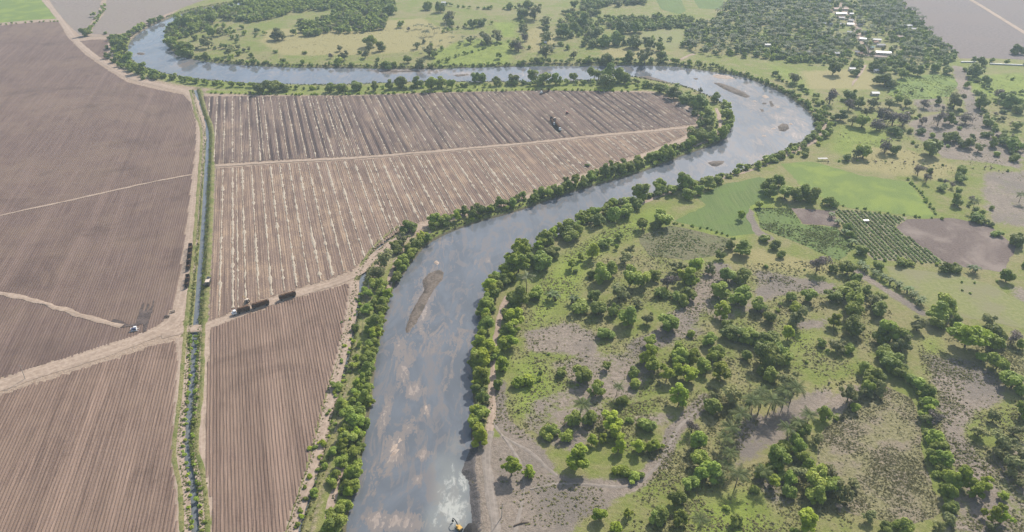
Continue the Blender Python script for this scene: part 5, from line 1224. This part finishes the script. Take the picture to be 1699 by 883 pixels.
# loaded trucks on the track above the ridged field
def lerp(a, b, t): return (a[0] + (b[0] - a[0]) * t, a[1] + (b[1] - a[1]) * t)
FA, FB = (384, 524), (447, 504.5)
cane_truck(FA, lerp(FA, FB, .50), 'white-cabbed truck loaded with brown cane, first of the pair on the track')
cane_trailer(lerp(FA, FB, .55), FB, 'loaded cane trailer hitched behind the white-cabbed truck')
cane_trailer((464, 499), (491, 490.5), 'loaded cane trailer standing alone on the track, right of the truck', hitch=False)
tractor(410, 500, 2.6, 'small cane loader working beside the loaded truck', 'beige')
# dark empty cages left of the canal
CA, CB = (313, 449), (317.5, 408)
for i, lb in enumerate(('nearest', 'second', 'third', 'farthest')):
    cane_trailer(lerp(CA, CB, i * .25), lerp(CA, CB, i * .25 + .19), lb + ' dark cage trailer of the long line parked left of the canal', load=False)
CA, CB = (310.5, 478), (313, 460)
for i, lb in enumerate(('front', 'rear')):
    cane_trailer(lerp(CA, CB, i * .5), lerp(CA, CB, i * .5 + .4), lb + ' dark cage trailer of the short pair parked left of the canal', load=False)
# harvester right of the canal
p = G(346, 471, .3); o = empty('cane_harvester', (p[0], p[1], .3), R(97)); tag(o, 'cane harvester with pale roof panel beside the canal', 'harvester')
b = MB(); b.box((0, 0, 1.9), (6.5, 2.6, 2.2)); b.box((-3.4, 0, 1.5), (1.4, 2.2, 1.3)); b.build('body', M['steel'], o)
MB().box((-.3, 0, 3.08), (4.6, 2.9, .18)).build('roof_panel', M['beige'], o)
c = MB(); c.box((2.6, 0, 3.3), (1.6, 1.9, 1.5), taper=.88); c.build('cab', M['glass'], o)
e = MB(); e.tube([(-3.6, 0, 1.6), (-6.0, .4, 3.6), (-8.0, .9, 4.6)], .35, 6); e.build('elevator', M['steel'], o)
for y in (-.9, .9):
    t = MB(); t.tube([(4.2, y, .5), (4.8, y, 1.6), (4.5, y, 2.6)], .28, 7); t.build('crop_divider', M['steel'], o)
for y in (-1.15, 1.15): tr = MB(); tr.box((-1.8, y, .5), (3.6, .5, 1.0)); tr.build('track', M['tyre'], o); wheel(o, 2.4, y, .6, .4)
# machines inside the stubble field
cane_truck((896, 156.5), (911, 151.5), 'white-cabbed cane truck at the far edge of the stubble field', load=False)
cane_truck((930, 218.5), (922, 208), 'white-cabbed cane truck first in the line inside the stubble field')
cane_truck((921, 209.5), (914, 199), 'second cane truck of the line inside the stubble field', load=False)
tractor(920, 198, R(120), 'cane loader standing at the tail of the stubble field trucks', 'beige')
tractor(941, 188, R(60), 'lone tractor on the dark patch of stubble field', 'red', boom=False, name='tractor')
# pump unit and implements in the dark field
p = G(223, 549); o = empty('water_pump', (p[0], p[1], .4), .25, .85); tag(o, 'blue and white pump unit at the edge of the wet soil', 'pump')
MB().tube([(-1.7, 0, 1.2), (1.7, 0, 1.2)], .95, 14).build('tank', M['blue'], o)
f = MB()
for y in (-1.1, 1.1): f.box((0, y, .25), (4.4, .22, .3))
for x in (-1.9, 1.9): f.box((x, 0, .25), (.22, 2.4, .3)); f.box((x, 0, 1.25), (.16, 2.2, 2.0))
f.build('skid_frame', M['white'], o)
MB().box((.2, 2.6, .9), (2.2, 1.5, 1.3)).build('engine_housing', M['white'], o)
for a in (30, 150, 215, 330): MB().tube([(0, 0, .35), (1.9 * math.cos(R(a)), 1.9 * math.sin(R(a)), .5), (3.8 * math.cos(R(a)), 3.8 * math.sin(R(a)), .15)], .14, 6).build('hose', M['white'], o)
def harrow(u, v, ang, label):
    p = G(u, v); o = empty('disc_harrow', (p[0], p[1], .3), ang); tag(o, label, 'implement', 'field implements')
    m = MB(); m.box((0, 0, .9), (3.2, .2, .2)); m.box((0, .9, .9), (3.2, .2, .2)); m.box((-1, .45, .9), (.2, 1.1, .2)); m.box((1, .45, .9), (.2, 1.1, .2)); m.tube([(0, .9, .9), (0, 2.4, .6)], .1, 6); m.build('frame', M['steel'], o)
    for y in (0, .9):
        for k in range(6): MB().tube([(-1.4 + k * .56, y, .42), (-1.36 + k * .56, y, .42)], .42, 10).build('disc', M['rust'], o)
harrow(277, 527.5, .1, 'dark implement left of the pair at the field edge')
harrow(287, 519.5, .5, 'dark implement right of the pair at the field edge')

# ------------------------------------------------------------------ excavator in the river
p = G(761, 875, -1.2); o = empty('excavator', (p[0], p[1], WZ - .35), R(132)); o.scale = (.74, .74, .74); tag(o, 'yellow excavator standing in the river beside the black sand heap', 'excavator')
for y in (-1.25, 1.25):
    t = MB()
    pr = [(-2.1, 0), (-2.4, .45), (-2.1, .9), (2.1, .9), (2.4, .45), (2.1, 0)]
    t.poly([(x, y - .33, z) for x, z in pr] + [(x, y + .33, z) for x, z in pr], [tuple(range(6)), tuple(range(11, 5, -1))] + [(i, i + 6, (i + 1) % 6 + 6, (i + 1) % 6) for i in range(6)]); t.build('track', M['steel'], o)
b = MB(); b.box((-.7, 0, 1.75), (3.6, 2.8, 1.1)); b.box((-1.9, 0, 2.35), (1.5, 2.7, .7), taper=.92); b.build('house_body', M['yellow'], o)
MB().tube([(0, 0, .8), (0, 0, 1.25)], .9, 12).build('turntable', M['steel'], o)
MB().box((-2.75, 0, 1.75), (.7, 2.7, 1.2), taper=.9).build('counterweight', M['steel'], o)
c = MB(); c.box((.55, .85, 2.75), (1.6, 1.1, 1.5), taper=.9); cb = c.build('cab', M['yellow'], o)
MB().box((1.33, .85, 2.85), (.1, .85, .95)).build('windscreen', M['glass'], cb); MB().box((.55, 1.4, 2.9), (1.1, .1, .8)).build('side_window', M['glass'], cb)
bm = MB(); bm.tube([(.9, -.2, 1.9), (2.6, -.2, 4.4), (4.1, -.2, 5.2), (6.0, -.2, 4.7)], [.34, .40, .36, .25], 6); bo = bm.build('boom', M['steel'], o)
MB().tube([(1.4, -.2, 1.9), (3.0, -.2, 4.2)], .12, 6).build('hydraulic_ram', M['white'], bo)
st = MB(); st.tube([(5.6, -.2, 5.1), (6.1, -.2, 4.5), (6.4, -.2, 2.4)], [.18, .24, .16], 6); st.build('stick', M['steel'], o)
bk = MB(); bk.poly([(6.1, -.75, 2.5), (6.9, -.75, 2.2), (6.6, -.75, 1.2), (5.7, -.75, 1.3), (6.1, .35, 2.5), (6.9, .35, 2.2), (6.6, .35, 1.2), (5.7, .35, 1.3)], [(0, 1, 2, 3), (7, 6, 5, 4), (0, 4, 5, 1), (1, 5, 6, 2), (2, 6, 7, 3)]); bk.build('bucket', M['tyre'], o)

# ------------------------------------------------------------------ poles and driftwood
def pole(u, v, h, lean, label):
    p = G(u, v); o = empty('utility_pole', (p[0], p[1], 0)); tag(o, label, 'pole')
    MB().tube([(0, 0, -.3), (lean * .5, 0, h / 2), (lean, 0, h)], [.24, .19, .15], 8).build('shaft', M['pole'], o)
    MB().box((lean * .9, 0, h * .93), (2.4, .14, .18)).build('crossarm', M['timber'], o)
    for x in (-1, 0, 1): MB().tube([(lean * .9 + x, 0, h * .95), (lean * .9 + x, 0, h * .95 + .3)], .07, 6).build('insulator', M['concrete'], o)
pole(42, 629, 10.5, .6, 'pale utility pole beside the wide farm road at the left edge')
pole(832, 859, 10.0, .5, 'leaning pale pole on the grey flat right of the haul road')
def log(pts, r, label):
    q = [G(u, v) for u, v in pts]; o = empty('driftwood_log', (q[0][0], q[0][1], 0)); tag(o, label, 'driftwood')
    MB().tube([(a[0] - q[0][0], a[1] - q[0][1], .35 + .1 * (i % 2)) for i, a in enumerate(q)], [r, r * .8, r * .4], 7).build('stem', M['bark'], o)
    a = q[1] - q[0]; MB().tube([(a[0], a[1], .4), (a[0] + .8, a[1] + 1.0, 1.0), (a[0] + 1.5, a[1] + 1.3, 1.1)], [r * .5, r * .3, .05], 6).build('branch', M['bark'], o)
log([(853, 873), (864, 869), (878, 867)], .4, 'driftwood trunk lying on the grey flat at the bottom edge')
# culvert under the canal crossing
p = (G(313, 546) + G(334, 545)) / 2; o = empty('culvert_crossing', (p[0], p[1], 0), .05); tag(o, 'earth culvert carrying the track over the canal', 'culvert')
MB().box((0, 0, -.65), (19, 6.5, 1.7)).build('deck', M['concrete'], o)
MB().box((0, 0, .215), (21, 7.2, .05)).build('sand_cover', M['track'], o)

# ------------------------------------------------------------------ haze
hm = bpy.data.materials.new('haze_air'); hm.use_nodes = True; ht = hm.node_tree; ht.nodes.clear()
pv = ht.nodes.new('ShaderNodeVolumePrincipled'); ho = ht.nodes.new('ShaderNodeOutputMaterial'); ht.links.new(pv.outputs[0], ho.inputs['Volume'])
pv.inputs['Color'].default_value = (.66, .84, 1.0, 1); pv.inputs['Density'].default_value = HAZE; pv.inputs['Anisotropy'].default_value = .2
hz = MB().box((0, 3500, 143), (24000, 20000, 296)).build('haze', hm); tag(hz, 'pale blue haze thickening with distance', 'haze', kind='stuff')
